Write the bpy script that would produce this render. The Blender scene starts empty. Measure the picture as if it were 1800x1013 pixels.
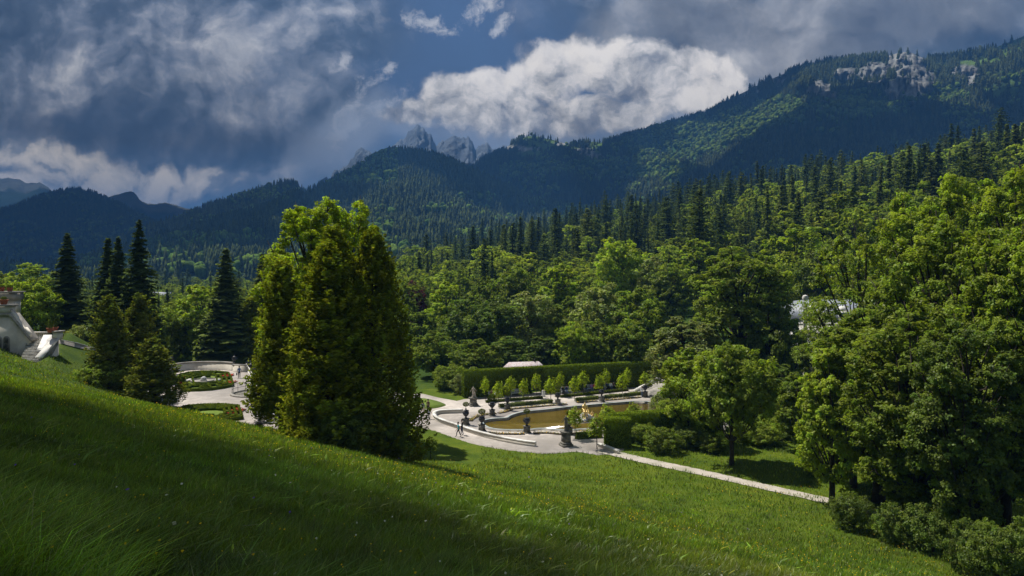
import bpy, bmesh, math, random
import numpy as np
from mathutils import Vector, Matrix
from mathutils.geometry import tessellate_polygon

R = math.radians
scene = bpy.context.scene
COL = scene.collection

# ------------------------------------------------------------------ camera
F, HY, CX, ZC = 1200.0, 470.0, 900.0, 20.0
cam_d = bpy.data.cameras.new('camera'); cam = bpy.data.objects.new('camera', cam_d); COL.objects.link(cam)
cam.location = (0, 0, ZC); cam.rotation_euler = (R(90), 0, 0)
cam_d.sensor_width = 36; cam_d.lens = 36 * F / 1800; cam_d.shift_y = (HY - 506.5) / 1800
cam_d.clip_start = 0.1; cam_d.clip_end = 60000
scene.camera = cam

# ------------------------------------------------------------------ light
SUN_EL, SUN_AZ = R(61), R(-54)
SD = Vector((math.sin(SUN_AZ) * math.cos(SUN_EL), math.cos(SUN_AZ) * math.cos(SUN_EL), math.sin(SUN_EL)))
sl = bpy.data.lights.new('sun', 'SUN'); sl.energy = 5.0; sl.angle = R(0.5); sl.color = (1, .955, .88)
sun = bpy.data.objects.new('sun', sl); COL.objects.link(sun)
sun.rotation_euler = SD.to_track_quat('Z', 'Y').to_euler()
vs = scene.view_settings
vs.view_transform = 'Standard'; vs.look = 'None'; vs.exposure = 0.55; vs.gamma = 1; vs.use_curve_mapping = False
scene.cycles.max_bounces = 7; scene.cycles.diffuse_bounces = 3; scene.cycles.glossy_bounces = 2
scene.cycles.transmission_bounces = 3; scene.cycles.volume_bounces = 0; scene.cycles.transparent_max_bounces = 6
scene.cycles.sample_clamp_indirect = 4.0


class NT:
    """small helper for writing node trees as expressions"""
    def __init__(s, tree): s.t = tree; s.n = tree.nodes; s.l = tree.links
    def node(s, typ, **kw):
        n = s.n.new(typ)
        for k, v in kw.items(): setattr(n, k, v)
        return n
    def put(s, sock, v):
        if isinstance(v, bpy.types.NodeSocket): s.l.new(v, sock)
        elif v is not None: sock.default_value = v
    def m(s, op, a, b=None, c=None, clamp=False):
        n = s.node('ShaderNodeMath', operation=op, use_clamp=clamp)
        s.put(n.inputs[0], a); s.put(n.inputs[1], b)
        if c is not None: s.put(n.inputs[2], c)
        return n.outputs[0]
    def vm(s, op, a, b=None, scale=None):
        n = s.node('ShaderNodeVectorMath', operation=op)
        s.put(n.inputs[0], a); s.put(n.inputs[1], b)
        if scale is not None: s.put(n.inputs['Scale'], scale)
        return n.outputs['Value'] if op in ('LENGTH', 'DOT_PRODUCT') else n.outputs['Vector']
    def noise(s, vec, scale, detail=5, rough=.55, dist=0, color=False):
        n = s.node('ShaderNodeTexNoise'); s.put(n.inputs['Vector'], vec)
        n.inputs['Scale'].default_value = scale; n.inputs['Detail'].default_value = detail
        n.inputs['Roughness'].default_value = rough; n.inputs['Distortion'].default_value = dist
        return n.outputs['Color' if color else 'Fac']
    def ss(s, x, a, b, o0=0., o1=1., lin=False):
        n = s.node('ShaderNodeMapRange', interpolation_type='LINEAR' if lin else 'SMOOTHSTEP')
        s.put(n.inputs[0], x); n.inputs[1].default_value = a; n.inputs[2].default_value = b
        n.inputs[3].default_value = o0; n.inputs[4].default_value = o1
        return n.outputs[0]
    def mix(s, f, a, b, blend='MIX'):
        n = s.node('ShaderNodeMix', data_type='RGBA', blend_type=blend)
        s.put(n.inputs[0], f); s.put(n.inputs[6], a if isinstance(a, bpy.types.NodeSocket) else (*a[:3], 1))
        s.put(n.inputs[7], b if isinstance(b, bpy.types.NodeSocket) else (*b[:3], 1))
        return n.outputs[2]
    def ramp(s, x, stops):
        n = s.node('ShaderNodeValToRGB'); s.put(n.inputs[0], x); e = n.color_ramp.elements
        while len(e) < len(stops): e.new(.5)
        for k, (p, c) in zip(e, stops): k.position = p; k.color = (*c, 1)
        return n.outputs[0]


def srgb(r, g, b):
    return tuple(((c / 255 + .055) / 1.055) ** 2.4 if c > 10 else c / 255 / 12.92 for c in (r, g, b))


# ------------------------------------------------------------------ sky
world = bpy.data.worlds.new('World'); scene.world = world; world.use_nodes = True
w = NT(world.node_tree); w.n.clear()
out = w.node('ShaderNodeOutputWorld'); bg = w.node('ShaderNodeBackground'); w.l.new(bg.outputs[0], out.inputs[0])
sky = w.node('ShaderNodeTexSky', sky_type='NISHITA', sun_disc=False); sky.sun_elevation = SUN_EL; sky.sun_rotation = SUN_AZ
sky.altitude = 900; sky.air_density = 1.0; sky.dust_density = .6
tc = w.node('ShaderNodeTexCoord'); d = tc.outputs['Generated']
sep = w.node('ShaderNodeSeparateXYZ'); w.l.new(d, sep.inputs[0])
yy = w.m('MAXIMUM', w.m('ABSOLUTE', sep.outputs[1]), .25)
u = w.m('DIVIDE', sep.outputs[0], yy); v = w.m('DIVIDE', sep.outputs[2], yy)
cmb = w.node('ShaderNodeCombineXYZ'); w.put(cmb.inputs[0], u); w.put(cmb.inputs[1], v); uv = cmb.outputs[0]
wn = w.noise(uv, 5, 3, .55, color=True)
warp = w.vm('SCALE', w.vm('SUBTRACT', wn, (.5, .5, .5)), scale=.10)
wn2 = w.noise(uv, 22, 4, .6, color=True)
warp2 = w.vm('SCALE', w.vm('SUBTRACT', wn2, (.5, .5, .5)), scale=.028)
warp3 = w.vm('SCALE', w.vm('SUBTRACT', w.noise(uv, 70, 4, .65, color=True), (.5, .5, .5)), scale=.010)
uvw = w.vm('ADD', w.vm('ADD', w.vm('ADD', uv, warp), warp2), warp3)
fb = w.noise(uvw, 7, 8, .56)
LD = (-.012, .016, 0)
fb2 = w.noise(w.vm('ADD', uvw, LD), 7, 8, .56)
emb = w.m('SUBTRACT', fb, fb2)                       # relief lit from the upper left
fbL = w.noise(uvw, 2.6, 6, .55)
fbL2 = w.noise(w.vm('ADD', uvw, (-.03, .04, 0)), 2.6, 6, .55)
embL = w.m('SUBTRACT', fbL, fbL2)
fine = w.noise(uvw, 26, 6, .6)


def blobs(lst, vec=None):
    acc = None
    for (px, py, rx, ry, rot) in lst:
        mp = w.node('ShaderNodeMapping', vector_type='TEXTURE'); w.put(mp.inputs[0], vec or uvw)
        mp.inputs['Location'].default_value = ((px - CX) / F, (HY - py) / F, 0)
        mp.inputs['Rotation'].default_value = (0, 0, R(rot)); mp.inputs['Scale'].default_value = (rx / F, ry / F, 1)
        f = w.m('SUBTRACT', 1, w.vm('LENGTH', mp.outputs[0]))
        acc = f if acc is None else w.m('SMOOTH_MAX', acc, f, .15)
    return acc


def mask(field, amp, lo, hi, nz=None):
    return w.ss(w.m('MULTIPLY_ADD', w.m('SUBTRACT', nz or fb, .5), amp, field), lo, hi)


col = w.mix(1.0, sky.outputs[0], (.34, .43, .58), 'MULTIPLY')
col = w.vm('SCALE', col, scale=.085)
col = w.mix(.55, col, srgb(84, 106, 138))
# the slate storm sheet over the left and top of the sky
storm = mask(blobs([(120, 130, 520, 300, 0), (420, 40, 330, 190, 0), (470, 230, 230, 160, 10), (1500, -20, 620, 170, 0),
                    (1250, 20, 330, 120, -8), (1700, 60, 420, 150, 6), (100, -300, 900, 380, 0), (1500, -400, 1200, 420, 0)]), .9, -.12, .42, fbL)
sv = w.m('ADD', w.m('MULTIPLY', embL, 2.2), w.m('ADD', w.m('MULTIPLY', emb, 1.7), w.m('MULTIPLY_ADD', w.m('SUBTRACT', fbL, .5), 1.1, w.m('MULTIPLY_ADD', fine, .30, .25))))
scol = w.ramp(sv, [(.12, srgb(62, 77, 98)), (.36, srgb(82, 97, 117)), (.53, srgb(118, 130, 149)), (.68, srgb(156, 164, 178)), (.86, srgb(205, 209, 215))])
col = w.mix(w.m('MULTIPLY', storm, .93), col, scol)
# pale broken patches in the storm sheet
pale = mask(blobs([(300, 90, 120, 60, 30), (430, 100, 70, 75, 70), (590, 15, 130, 50, -10), (150, 165, 55, 22, 10), (250, 170, 30, 12, -30),
                   (480, 185, 90, 26, 0), (340, 150, 190, 60, 10), (60, 240, 170, 50, 0), (540, 60, 120, 50, 20)]), 3.4, .25, 1.5, w.noise(uvw, 11, 9, .64))
col = w.mix(w.m('MULTIPLY', pale, .8), col, w.ramp(w.m('ADD', fb, w.m('MULTIPLY', emb, 2.0)), [(.3, srgb(140, 150, 166)), (.6, srgb(186, 192, 202)), (.8, srgb(214, 217, 222))]))
dark = mask(blobs([(300, 250, 260, 52, -6), (120, 210, 190, 45, 6), (560, 250, 150, 40, 10)]), .8, -.1, .8, fbL)
col = w.mix(w.m('MULTIPLY', dark, .7), col, srgb(68, 86, 112))
# low sunlit bank above the left ridges
low = mask(blobs([(120, 285, 140, 42, -8), (230, 315, 150, 40, -4), (330, 325, 110, 38, 6), (30, 268, 100, 34, 0), (60, 330, 200, 30, 0)]), 1.2, -.02, .5)
lv = w.m('ADD', w.m('MULTIPLY', emb, 3.0), w.m('MULTIPLY_ADD', w.m('SUBTRACT', fb, .5), .9, .5))
lcol = w.ramp(lv, [(.1, srgb(112, 126, 146)), (.38, srgb(160, 166, 176)), (.52, srgb(214, 213, 210)), (.72, srgb(250, 244, 234))])
col = w.mix(low, col, lcol)
# wisps on the blue
fray = w.noise(w.vm('ADD', uvw, w.vm('SCALE', w.vm('SUBTRACT', wn2, (.5, .5, .5)), scale=.05)), 17, 9, .66)
wisp = mask(blobs([(640, 165, 95, 44, 48), (665, 135, 62, 26, 40), (740, 34, 48, 22, 10), (772, 52, 40, 20, -10), (838, 20, 66, 22, 22), (880, 46, 36, 18, 30),
                   (650, 205, 120, 40, 30), (590, 125, 34, 22, 60)]), 4.2, .35, 1.25, fray)
col = w.mix(w.m('MULTIPLY', wisp, .85), col, srgb(198, 204, 214))
# the grey mass over the right ridge
grey = mask(blobs([(1330, 60, 240, 90, -5), (1560, 20, 330, 75, 0), (1180, 20, 190, 60, 10), (1230, 150, 150, 60, 10), (1420, 110, 200, 50, 12)]), .9, -.1, .45, fbL)
gv = w.m('ADD', w.m('MULTIPLY', embL, 2.2), w.m('ADD', w.m('MULTIPLY', emb, 1.1), w.m('MULTIPLY_ADD', w.m('SUBTRACT', fbL, .5), 1.2, .42)))
gcol = w.ramp(gv, [(.1, srgb(92, 100, 114)), (.4, srgb(122, 130, 142)), (.62, srgb(154, 160, 170)), (.9, srgb(196, 200, 206))])
col = w.mix(w.m('MULTIPLY', grey, .95), col, gcol)
veil = mask(blobs([(1150, 215, 190, 55, 6), (900, 250, 230, 34, 0), (720, 225, 90, 40, 0), (1300, 175, 120, 45, 12), (620, 235, 130, 60, 25)]), .9, -.1, .7, fbL)
col = w.mix(w.m('MULTIPLY', veil, .75), col, srgb(150, 164, 186))
# main cumulus
cum = mask(blobs([(730, 205, 62, 42, 0), (800, 175, 85, 62, 10), (880, 160, 95, 66, 0), (960, 130, 95, 72, 10), (1040, 112, 88, 62, 0), (1110, 140, 95, 70, 0),
                  (900, 215, 190, 42, 0), (1060, 205, 150, 52, 0), (1190, 175, 90, 46, 0), (1240, 120, 80, 40, -10), (1010, 75, 60, 30, 20), (1275, 150, 60, 40, 0), (700, 215, 50, 26, 0)]), 1.75, .04, .36)
base = w.ss(v, (HY - 262) / F, (HY - 120) / F, 0, 1, True)
cv = w.m('ADD', w.m('MULTIPLY', emb, 3.4), w.m('ADD', w.m('MULTIPLY', embL, 1.2), w.m('MULTIPLY_ADD', base, .34, w.m('MULTIPLY_ADD', w.m('SUBTRACT', fine, .5), .35, .30))))
ccol = w.ramp(cv, [(.08, srgb(112, 120, 134)), (.30, srgb(150, 156, 166)), (.46, srgb(194, 197, 201)), (.62, srgb(226, 227, 229)), (.85, srgb(250, 249, 247))])
col = w.mix(cum, col, ccol)
col = w.mix(1.0, col, (1.12, 1.06, 1.0), 'MULTIPLY')
# overhead and behind the viewer the unseen sky is brightened to add fill light
bright = w.m('MAXIMUM', w.ss(sep.outputs[2], .40, .62), w.ss(sep.outputs[1], .05, -.25))
up_ = w.ramp(fbL, [(.3, (.12, .145, .18)), (.5, (.24, .26, .29)), (.7, (.46, .465, .465))])
col = w.mix(bright, col, up_)
w.l.new(col, bg.inputs[0]); bg.inputs[1].default_value = .76
world.cycles.sampling_method = 'MANUAL'; world.cycles.sample_map_resolution = 512


# ------------------------------------------------------------------ numpy noise
def _h(ix, iy, s):
    n = (ix.astype(np.int64) * 374761393 + iy.astype(np.int64) * 668265263 + s * 1442695041) & 0xffffffff
    n = ((n ^ (n >> 13)) * 1274126177) & 0xffffffff
    return ((n ^ (n >> 16)) & 0xffff) / 65535.0


def vn(x, y, s=0):
    ix = np.floor(x); iy = np.floor(y); fx = x - ix; fy = y - iy
    fx = fx * fx * (3 - 2 * fx); fy = fy * fy * (3 - 2 * fy)
    a = _h(ix, iy, s); b = _h(ix + 1, iy, s); c = _h(ix, iy + 1, s); e = _h(ix + 1, iy + 1, s)
    return (a + (b - a) * fx) * (1 - fy) + (c + (e - c) * fx) * fy - .5


def fbm(x, y, s=0, o=5, g=.5):
    x = np.asarray(x, float); y = np.asarray(y, float); t = 0; a = 1; tot = 0
    for k in range(o): t = t + a * vn(x * 2 ** k, y * 2 ** k, s + k * 17); tot += a; a *= g
    return t / tot * 2


def ridged(x, y, s=0, o=5):
    t = 0; a = 1; tot = 0
    for k in range(o): t = t + a * (1 - 4 * np.abs(vn(x * 2 ** k, y * 2 ** k, s + k * 31))); tot += a; a *= .5
    return t / tot


def smax(a, b, k):
    h = np.clip(.5 + .5 * (a - b) / k, 0, 1); return b + (a - b) * h + k * h * (1 - h)


def smooth(x, a, b):
    t = np.clip((x - a) / (b - a), 0, 1); return t * t * (3 - 2 * t)


def at(px, py, z=0.0, Y=None):
    """the world point seen at photo pixel (px, py) on height z, or at depth Y"""
    if Y is None: Y = (ZC - z) * F / (py - HY)
    return Vector(((px - CX) / F * Y, Y, ZC - (py - HY) / F * Y))


def P2(lst, z=0.0): return [tuple(at(a, b, z)[:2]) for a, b in lst]


def poly_sd(x, y, poly):
    """signed distance to a polygon, positive inside"""
    x = np.asarray(x, float); y = np.asarray(y, float); dmin = np.full(x.shape, 1e9); ins = np.zeros(x.shape, bool)
    n = len(poly)
    for i in range(n):
        ax, ay = poly[i]; bx, by = poly[(i + 1) % n]; ex, ey = bx - ax, by - ay
        t = np.clip(((x - ax) * ex + (y - ay) * ey) / (ex * ex + ey * ey + 1e-9), 0, 1)
        dmin = np.minimum(dmin, np.hypot(x - ax - t * ex, y - ay - t * ey))
        c = ((ay > y) != (by > y)) & (x < (bx - ax) * (y - ay) / (by - ay + 1e-12) + ax); ins ^= c
    return np.where(ins, dmin, -dmin)


def chaikin(pts, n=2, closed=True):
    for _ in range(n):
        q = []; m = len(pts); rng = range(m if closed else m - 1)
        if not closed: q.append(pts[0])
        for i in rng:
            a, b = pts[i], pts[(i + 1) % m]
            q.append(tuple(a[k] * .75 + b[k] * .25 for k in range(len(a)))); q.append(tuple(a[k] * .25 + b[k] * .75 for k in range(len(a))))
        if not closed: q.append(pts[-1])
        pts = q
    return pts


# plan outlines, unprojected onto their levels
TER = 3.0
GARDEN = P2([(690, 690), (744, 692.5), (770, 699), (803, 705), (815, 702), (960, 688), (1150, 680), (1215, 676), (1290, 700), (1280, 760), (1110, 765),
             (1096, 792), (1086, 797), (1050, 800), (1030, 796), (1013, 793), (985, 796.5), (950, 797), (900, 792), (860, 786), (830, 779.5), (800, 770), (765, 757), (738, 751), (690, 738)])
TERRACE = P2([(262, 664), (285, 655), (320, 648), (370, 645), (412, 646.5), (436, 652), (447, 672), (462, 697), (480, 722), (506, 738), (560, 746)], TER) + \
    [(-20.5, 70.5), (-21, 66), (-30, 64), (-48, 70), (-62, 84)]
LAWN = P2([(700, 699), (740, 699.5), (765, 704), (784, 711), (783, 714), (762, 719), (740, 719), (700, 717)])
WATER = P2([(848, 742), (852, 749), (862, 754), (880, 756.5), (905, 757), (930, 756.5), (945, 754.5), (960, 754.5), (985, 757), (1005, 757), (1030, 755), (1075, 752), (1130, 748), (1200, 741),
            (1195, 722), (1160, 713), (1130, 705.5), (1060, 711), (999, 716.5), (960, 721.5), (930, 724), (912, 727), (897, 732), (892, 736.5), (872, 737), (856, 739)])


def hill(x, y):
    return 18.3 - .211 * x - .2895 * y + .12 * np.maximum(0, -x - 45) + .22 * fbm(x * .16, y * .16, 3, 4)


def valley(x, y):
    rise = .208 * x + .092 * y - 20
    yc = np.clip(720 - .55 * x, 430, 900)
    rise = rise - .42 * np.maximum(0, y - yc)
    b = smax(rise, np.zeros_like(rise), 10) - 2.5 * 0
    b = np.where(y < 118, np.minimum(b, b * smooth(y, 95, 150)), b)
    far = smooth(y, 150, 260)
    return b * smooth(y, 100, 180) + far * 1.5 * fbm(x * .02, y * .02, 9, 3) - .04


def ground(x, y, raw=False):
    x = np.asarray(x, float); y = np.asarray(y, float)
    b = valley(x, y)
    near = (np.abs(x) < 140) & (y > 55) & (y < 135)
    if near.any():
        sdT = poly_sd(x[near], y[near], TERRACE); sdG = poly_sd(x[near], y[near], GARDEN)
        bb = b[near]; xx = x[near]; yn = y[near]
        # the terrace level, and the lawn banked up to it on the left
        bb = bb + smooth(sdT, -.3, .3) * TER
        bank = smooth(-xx, 50, 62) * smooth(sdT, 1.0, -2.5) * smooth(yn, 128, 112)
        bb = bb * (1 - bank) + bank * (TER + .1)
        b = b.copy(); b[near] = bb
    if near.any():
        bb = b[near]; lawnb = 9.45 - .56 * (xx + 63.7) - .10 * (yn - 96); k_ = smooth(yn, 109, 102) * smooth(xx + 59.5 + (yn - 86) * .45, -.6, .2) * smooth(xx, -46, -50)
        bb = np.maximum(bb, lawnb * k_); b = b.copy(); b[near] = bb
    kk = np.full(x.shape, 1.2)
    if near.any(): kk[near] = 1.2 + 4.2 * smooth(xx, -16, 4) * smooth(-sdG, .5, 12)
    kk = np.where((y <= 55) & (np.abs(x) < 140), 1.2 + 4.2 * smooth(x, -16, 4), kk)
    h = smax(hill(x, y), b, kk)
    if near.any() and not raw:
        hh = h[near]
        dep = .7 * smooth(sdG, .0, 1.2) * (hh < 1.0)
        dep = np.maximum(dep, 1.6 * (poly_sd(x[near], y[near], WATER) > -1.0))
        dep = np.maximum(dep, .6 * smooth(sdT, .0, 1.2) * (hh < TER + .8))
        h = h.copy(); h[near] = hh - dep
    return h


def gz(x, y): return float(ground(np.array([x]), np.array([y]), True)[0])


# ------------------------------------------------------------------ mesh helpers
def tag(o, label=None, cat=None, group=None, kind=None):
    for k, val in (('label', label), ('category', cat), ('group', group), ('kind', kind)):
        if val: o[k] = val
    return o


def empty(name, loc, rz=0, **kw):
    o = bpy.data.objects.new(name, None); COL.objects.link(o); o.location = loc; o.rotation_euler = (0, 0, rz)
    o.empty_display_size = .2
    return tag(o, **kw)


def npmesh(name, V, Fc, mats=(), midx=None, tint=None, smooth_=False, parent=None, link=True):
    """V (N,3); Fc (M,k) array or list of ragged faces; tint (M,3) per face"""
    me = bpy.data.meshes.new(name); V = np.asarray(V, np.float32)
    if isinstance(Fc, np.ndarray):
        M, k = Fc.shape; idx = Fc.astype(np.int32).ravel(); st = np.arange(M, dtype=np.int32) * k; tot = np.full(M, k, np.int32)
    else:
        tot = np.array([len(f) for f in Fc], np.int32); M = len(tot); st = np.concatenate([[0], np.cumsum(tot)[:-1]]).astype(np.int32)
        idx = np.array([i for f in Fc for i in f], np.int32)
    me.vertices.add(len(V)); me.vertices.foreach_set('co', V.ravel())
    me.loops.add(len(idx)); me.loops.foreach_set('vertex_index', idx)
    me.polygons.add(M); me.polygons.foreach_set('loop_start', st); me.polygons.foreach_set('loop_total', tot)
    for m_ in mats: me.materials.append(m_)
    if midx is not None: me.polygons.foreach_set('material_index', np.asarray(midx, np.int32))
    if smooth_: me.polygons.foreach_set('use_smooth', np.ones(M, bool))
    me.update(calc_edges=True)
    if tint is not None:
        a = me.attributes.new('tint', 'FLOAT_COLOR', 'FACE'); t = np.ones((M, 4), np.float32); t[:, :3] = tint; a.data.foreach_set('color', t.ravel())
    if not link: return me
    o = bpy.data.objects.new(name, me); COL.objects.link(o)
    if parent: o.parent = parent
    return o


class MB:
    """collects boxes, prisms, lathes and tubes; build() makes one mesh object"""
    def __init__(s): s.v = []; s.f = []; s.m = []; s.mi = 0
    def add(s, vs_, fs): n = len(s.v); s.v += [tuple(p) for p in vs_]; s.f += [tuple(i + n for i in q) for q in fs]; s.m += [s.mi] * len(fs); return s
    def box(s, c, d, rz=0, taper=1.0):
        cs, sn = math.cos(rz), math.sin(rz); vs_ = []
        for k in (0, 1):
            t = taper if k else 1
            for sx, sy in ((-1, -1), (1, -1), (1, 1), (-1, 1)):
                x, y = sx * d[0] / 2 * t, sy * d[1] / 2 * t
                vs_.append((c[0] + x * cs - y * sn, c[1] + x * sn + y * cs, c[2] + (d[2] if k else 0)))
        return s.add(vs_, [(3, 2, 1, 0), (4, 5, 6, 7), (0, 1, 5, 4), (1, 2, 6, 5), (2, 3, 7, 6), (3, 0, 4, 7)])
    def lathe(s, prof, c=(0, 0, 0), n=14, sx=1, sy=1):
        vs_ = []; fs = []
        for (r, z) in prof:
            for i in range(n): a = 2 * math.pi * i / n; vs_.append((c[0] + sx * r * math.cos(a), c[1] + sy * r * math.sin(a), c[2] + z))
        for j in range(len(prof) - 1):
            for i in range(n): fs.append((j * n + i, j * n + (i + 1) % n, (j + 1) * n + (i + 1) % n, (j + 1) * n + i))
        fs.append(tuple(range(n - 1, -1, -1))); fs.append(tuple((len(prof) - 1) * n + i for i in range(n)))
        return s.add(vs_, fs)
    def tube(s, pts, rad, n=6):
        vs_ = []; fs = []; pts = [Vector(p) for p in pts]
        for j, p in enumerate(pts):
            dd = (pts[min(j + 1, len(pts) - 1)] - pts[max(j - 1, 0)]).normalized()
            a = dd.cross(Vector((0, 0, 1)) if abs(dd.z) < .9 else Vector((1, 0, 0))).normalized(); b = dd.cross(a)
            r = rad[j] if isinstance(rad, (list, tuple)) else rad
            for i in range(n): t = 2 * math.pi * i / n; vs_.append(p + a * (r * math.cos(t)) + b * (r * math.sin(t)))
        for j in range(len(pts) - 1):
            for i in range(n): fs.append((j * n + i, j * n + (i + 1) % n, (j + 1) * n + (i + 1) % n, (j + 1) * n + i))
        fs.append(tuple(range(n - 1, -1, -1))); fs.append(tuple((len(pts) - 1) * n + i for i in range(n)))
        return s.add(vs_, fs)
    def prism(s, poly, z0, z1, holes=()):
        """vertical prism of a plan polygon, holes allowed"""
        loops = [poly] + list(holes); flat = [p for L in loops for p in L]
        tris = tessellate_polygon([[Vector((p[0], p[1], 0)) for p in L] for L in loops])
        n = len(flat); vs_ = [(p[0], p[1], z0) for p in flat] + [(p[0], p[1], z1) for p in flat]; fs = []
        for t in tris:
            a, b, c = (Vector(flat[i] + (0,)) if len(flat[i]) == 2 else Vector(flat[i]) for i in t)
            up = (b - a).cross(c - a).z > 0; t = t if up else t[::-1]
            fs.append(tuple(i + n for i in t)); fs.append(tuple(reversed(t)))
        o = 0
        for L in loops:
            m = len(L); area = sum(L[i][0] * L[(i + 1) % m][1] - L[(i + 1) % m][0] * L[i][1] for i in range(m))
            for i in range(m):
                a, b = o + i, o + (i + 1) % m
                fs.append((a, b, b + n, a + n) if (area > 0) == (L is poly) else (b, a, a + n, b + n))
            o += m
        return s.add(vs_, fs)
    def plate(s, poly3, off):
        """a flat 3-D polygon given thickness by the vector off"""
        n = len(poly3); off = Vector(off); a = [Vector(p) for p in poly3]; vs_ = a + [p + off for p in a]
        tris = tessellate_polygon([a]); fs = [tuple(t) for t in tris] + [tuple(i + n for i in t[::-1]) for t in tris]
        for i in range(n): fs.append((i, (i + 1) % n, (i + 1) % n + n, i + n))
        return s.add(vs_, fs)
    def wall(s, pts, z0, z1, t, closed=False):
        """a wall of thickness t along a plan line; z0/z1 numbers or functions of the arc fraction"""
        n = len(pts); L = []; Rr = []
        for i in range(n):
            a = Vector(pts[(i - 1) % n] if (closed or i > 0) else pts[i]); b = Vector(pts[(i + 1) % n] if (closed or i < n - 1) else pts[i])
            dd = (b - a); nn = Vector((-dd.y, dd.x)).normalized() * t / 2; p = Vector(pts[i]); L.append(p + nn); Rr.append(p - nn)
        z0f = z0 if callable(z0) else (lambda k: z0); z1f = z1 if callable(z1) else (lambda k: z1)
        vs_ = []
        for i in range(n):
            k = i / max(1, n - 1)
            vs_ += [(*L[i], z0f(k)), (*Rr[i], z0f(k)), (*Rr[i], z1f(k)), (*L[i], z1f(k))]
        fs = []
        for i in range(n if closed else n - 1):
            a, b = i * 4, ((i + 1) % n) * 4
            for q in range(4): fs.append((a + q, a + (q + 1) % 4, b + (q + 1) % 4, b + q))
        if not closed: fs += [(3, 2, 1, 0), tuple((n - 1) * 4 + q for q in range(4))]
        return s.add(vs_, fs)
    def build(s, name, mats, parent=None, smooth_=False, loc=None, rz=0):
        if not isinstance(mats, (list, tuple)): mats = [mats]
        o = npmesh(name, np.array(s.v), s.f, mats, s.m, parent=parent)
        bm = bmesh.new(); bm.from_mesh(o.data); bmesh.ops.recalc_face_normals(bm, faces=bm.faces); bm.to_mesh(o.data); bm.free()
        if smooth_: o.data.polygons.foreach_set('use_smooth', np.ones(len(o.data.polygons), bool)); o.data.set_sharp_from_angle(angle=R(40))
        if loc is not None: o.location = loc; o.rotation_euler = (0, 0, rz)
        return o


def copy_tree(o, parent=None, **kw):
    c = o.copy(); COL.objects.link(c)
    if parent: c.parent = parent
    for ch in list(o.children): copy_tree(ch, c)
    for k in ('label', 'group'):
        if kw.get(k): c[k] = kw[k]
    return c


# ------------------------------------------------------------------ materials
def mat(name, c1, c2=None, scale=3, rough=.8, bump=0, bscale=None, metallic=0, detail=6, lo=.35, hi=.65, c3=None, s3=.3, coord='Object', spec=.3):
    m_ = bpy.data.materials.new(name); m_.use_nodes = True; n = NT(m_.node_tree); b = n.n['Principled BSDF']
    b.inputs['Roughness'].default_value = rough; b.inputs['Metallic'].default_value = metallic; b.inputs['Specular IOR Level'].default_value = spec
    co = n.node('ShaderNodeTexCoord').outputs[coord]
    if c2 is None: b.inputs['Base Color'].default_value = (*c1, 1)
    else:
        c = n.mix(n.ss(n.noise(co, scale, detail, .6), lo, hi), c1, c2)
        if c3 is not None: c = n.mix(n.ss(n.noise(co, s3, 4, .6), .42, .68), c, c3)
        n.l.new(c, b.inputs['Base Color'])
    if bump:
        bp = n.node('ShaderNodeBump'); bp.inputs['Strength'].default_value = bump; bp.inputs['Distance'].default_value = .05
        n.l.new(n.noise(co, bscale or scale * 3, 5, .6), bp.inputs['Height']); n.l.new(bp.outputs[0], b.inputs['Normal'])
    return m_


def leafmat(name, base, var=.35, yellow=None, trans=.3, gloss=.0, hue2=None):
    """foliage: colour = base x the face's own tint x a little per-plant difference; thin leaves let some light through"""
    m_ = bpy.data.materials.new(name); m_.use_nodes = True; n = NT(m_.node_tree); n.n.clear()
    o = n.node('ShaderNodeOutputMaterial'); at_ = n.node('ShaderNodeAttribute', attribute_name='tint'); oi = n.node('ShaderNodeObjectInfo')
    c = n.mix(1.0, at_.outputs['Color'], base, 'MULTIPLY')
    if hue2: c = n.mix(n.ss(oi.outputs['Random'], .35, 1.0, 0, .8), c, n.mix(1.0, at_.outputs['Color'], hue2, 'MULTIPLY'))
    r2 = n.m('FRACT', n.m('MULTIPLY', oi.outputs['Random'], 7.31))
    c = n.vm('SCALE', c, scale=n.m('MULTIPLY_ADD', r2, var, 1 - var / 2))
    df = n.node('ShaderNodeBsdfDiffuse'); tr = n.node('ShaderNodeBsdfTranslucent'); mx = n.node('ShaderNodeMixShader')
    n.l.new(c, df.inputs[0]); c2 = n.mix(1.0, c, (1.25, 1.35, .5), 'MULTIPLY'); n.l.new(c2, tr.inputs[0]); mx.inputs[0].default_value = trans
    n.l.new(df.outputs[0], mx.inputs[1]); n.l.new(tr.outputs[0], mx.inputs[2]); last = mx
    if gloss:
        gl = n.node('ShaderNodeBsdfGlossy'); gl.inputs['Roughness'].default_value = .42; gl.inputs[0].default_value = (.8, .85, .8, 1)
        m2 = n.node('ShaderNodeMixShader'); m2.inputs[0].default_value = gloss; n.l.new(mx.outputs[0], m2.inputs[1]); n.l.new(gl.outputs[0], m2.inputs[2]); last = m2
    n.l.new(last.outputs[0], o.inputs[0])
    return m_


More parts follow.
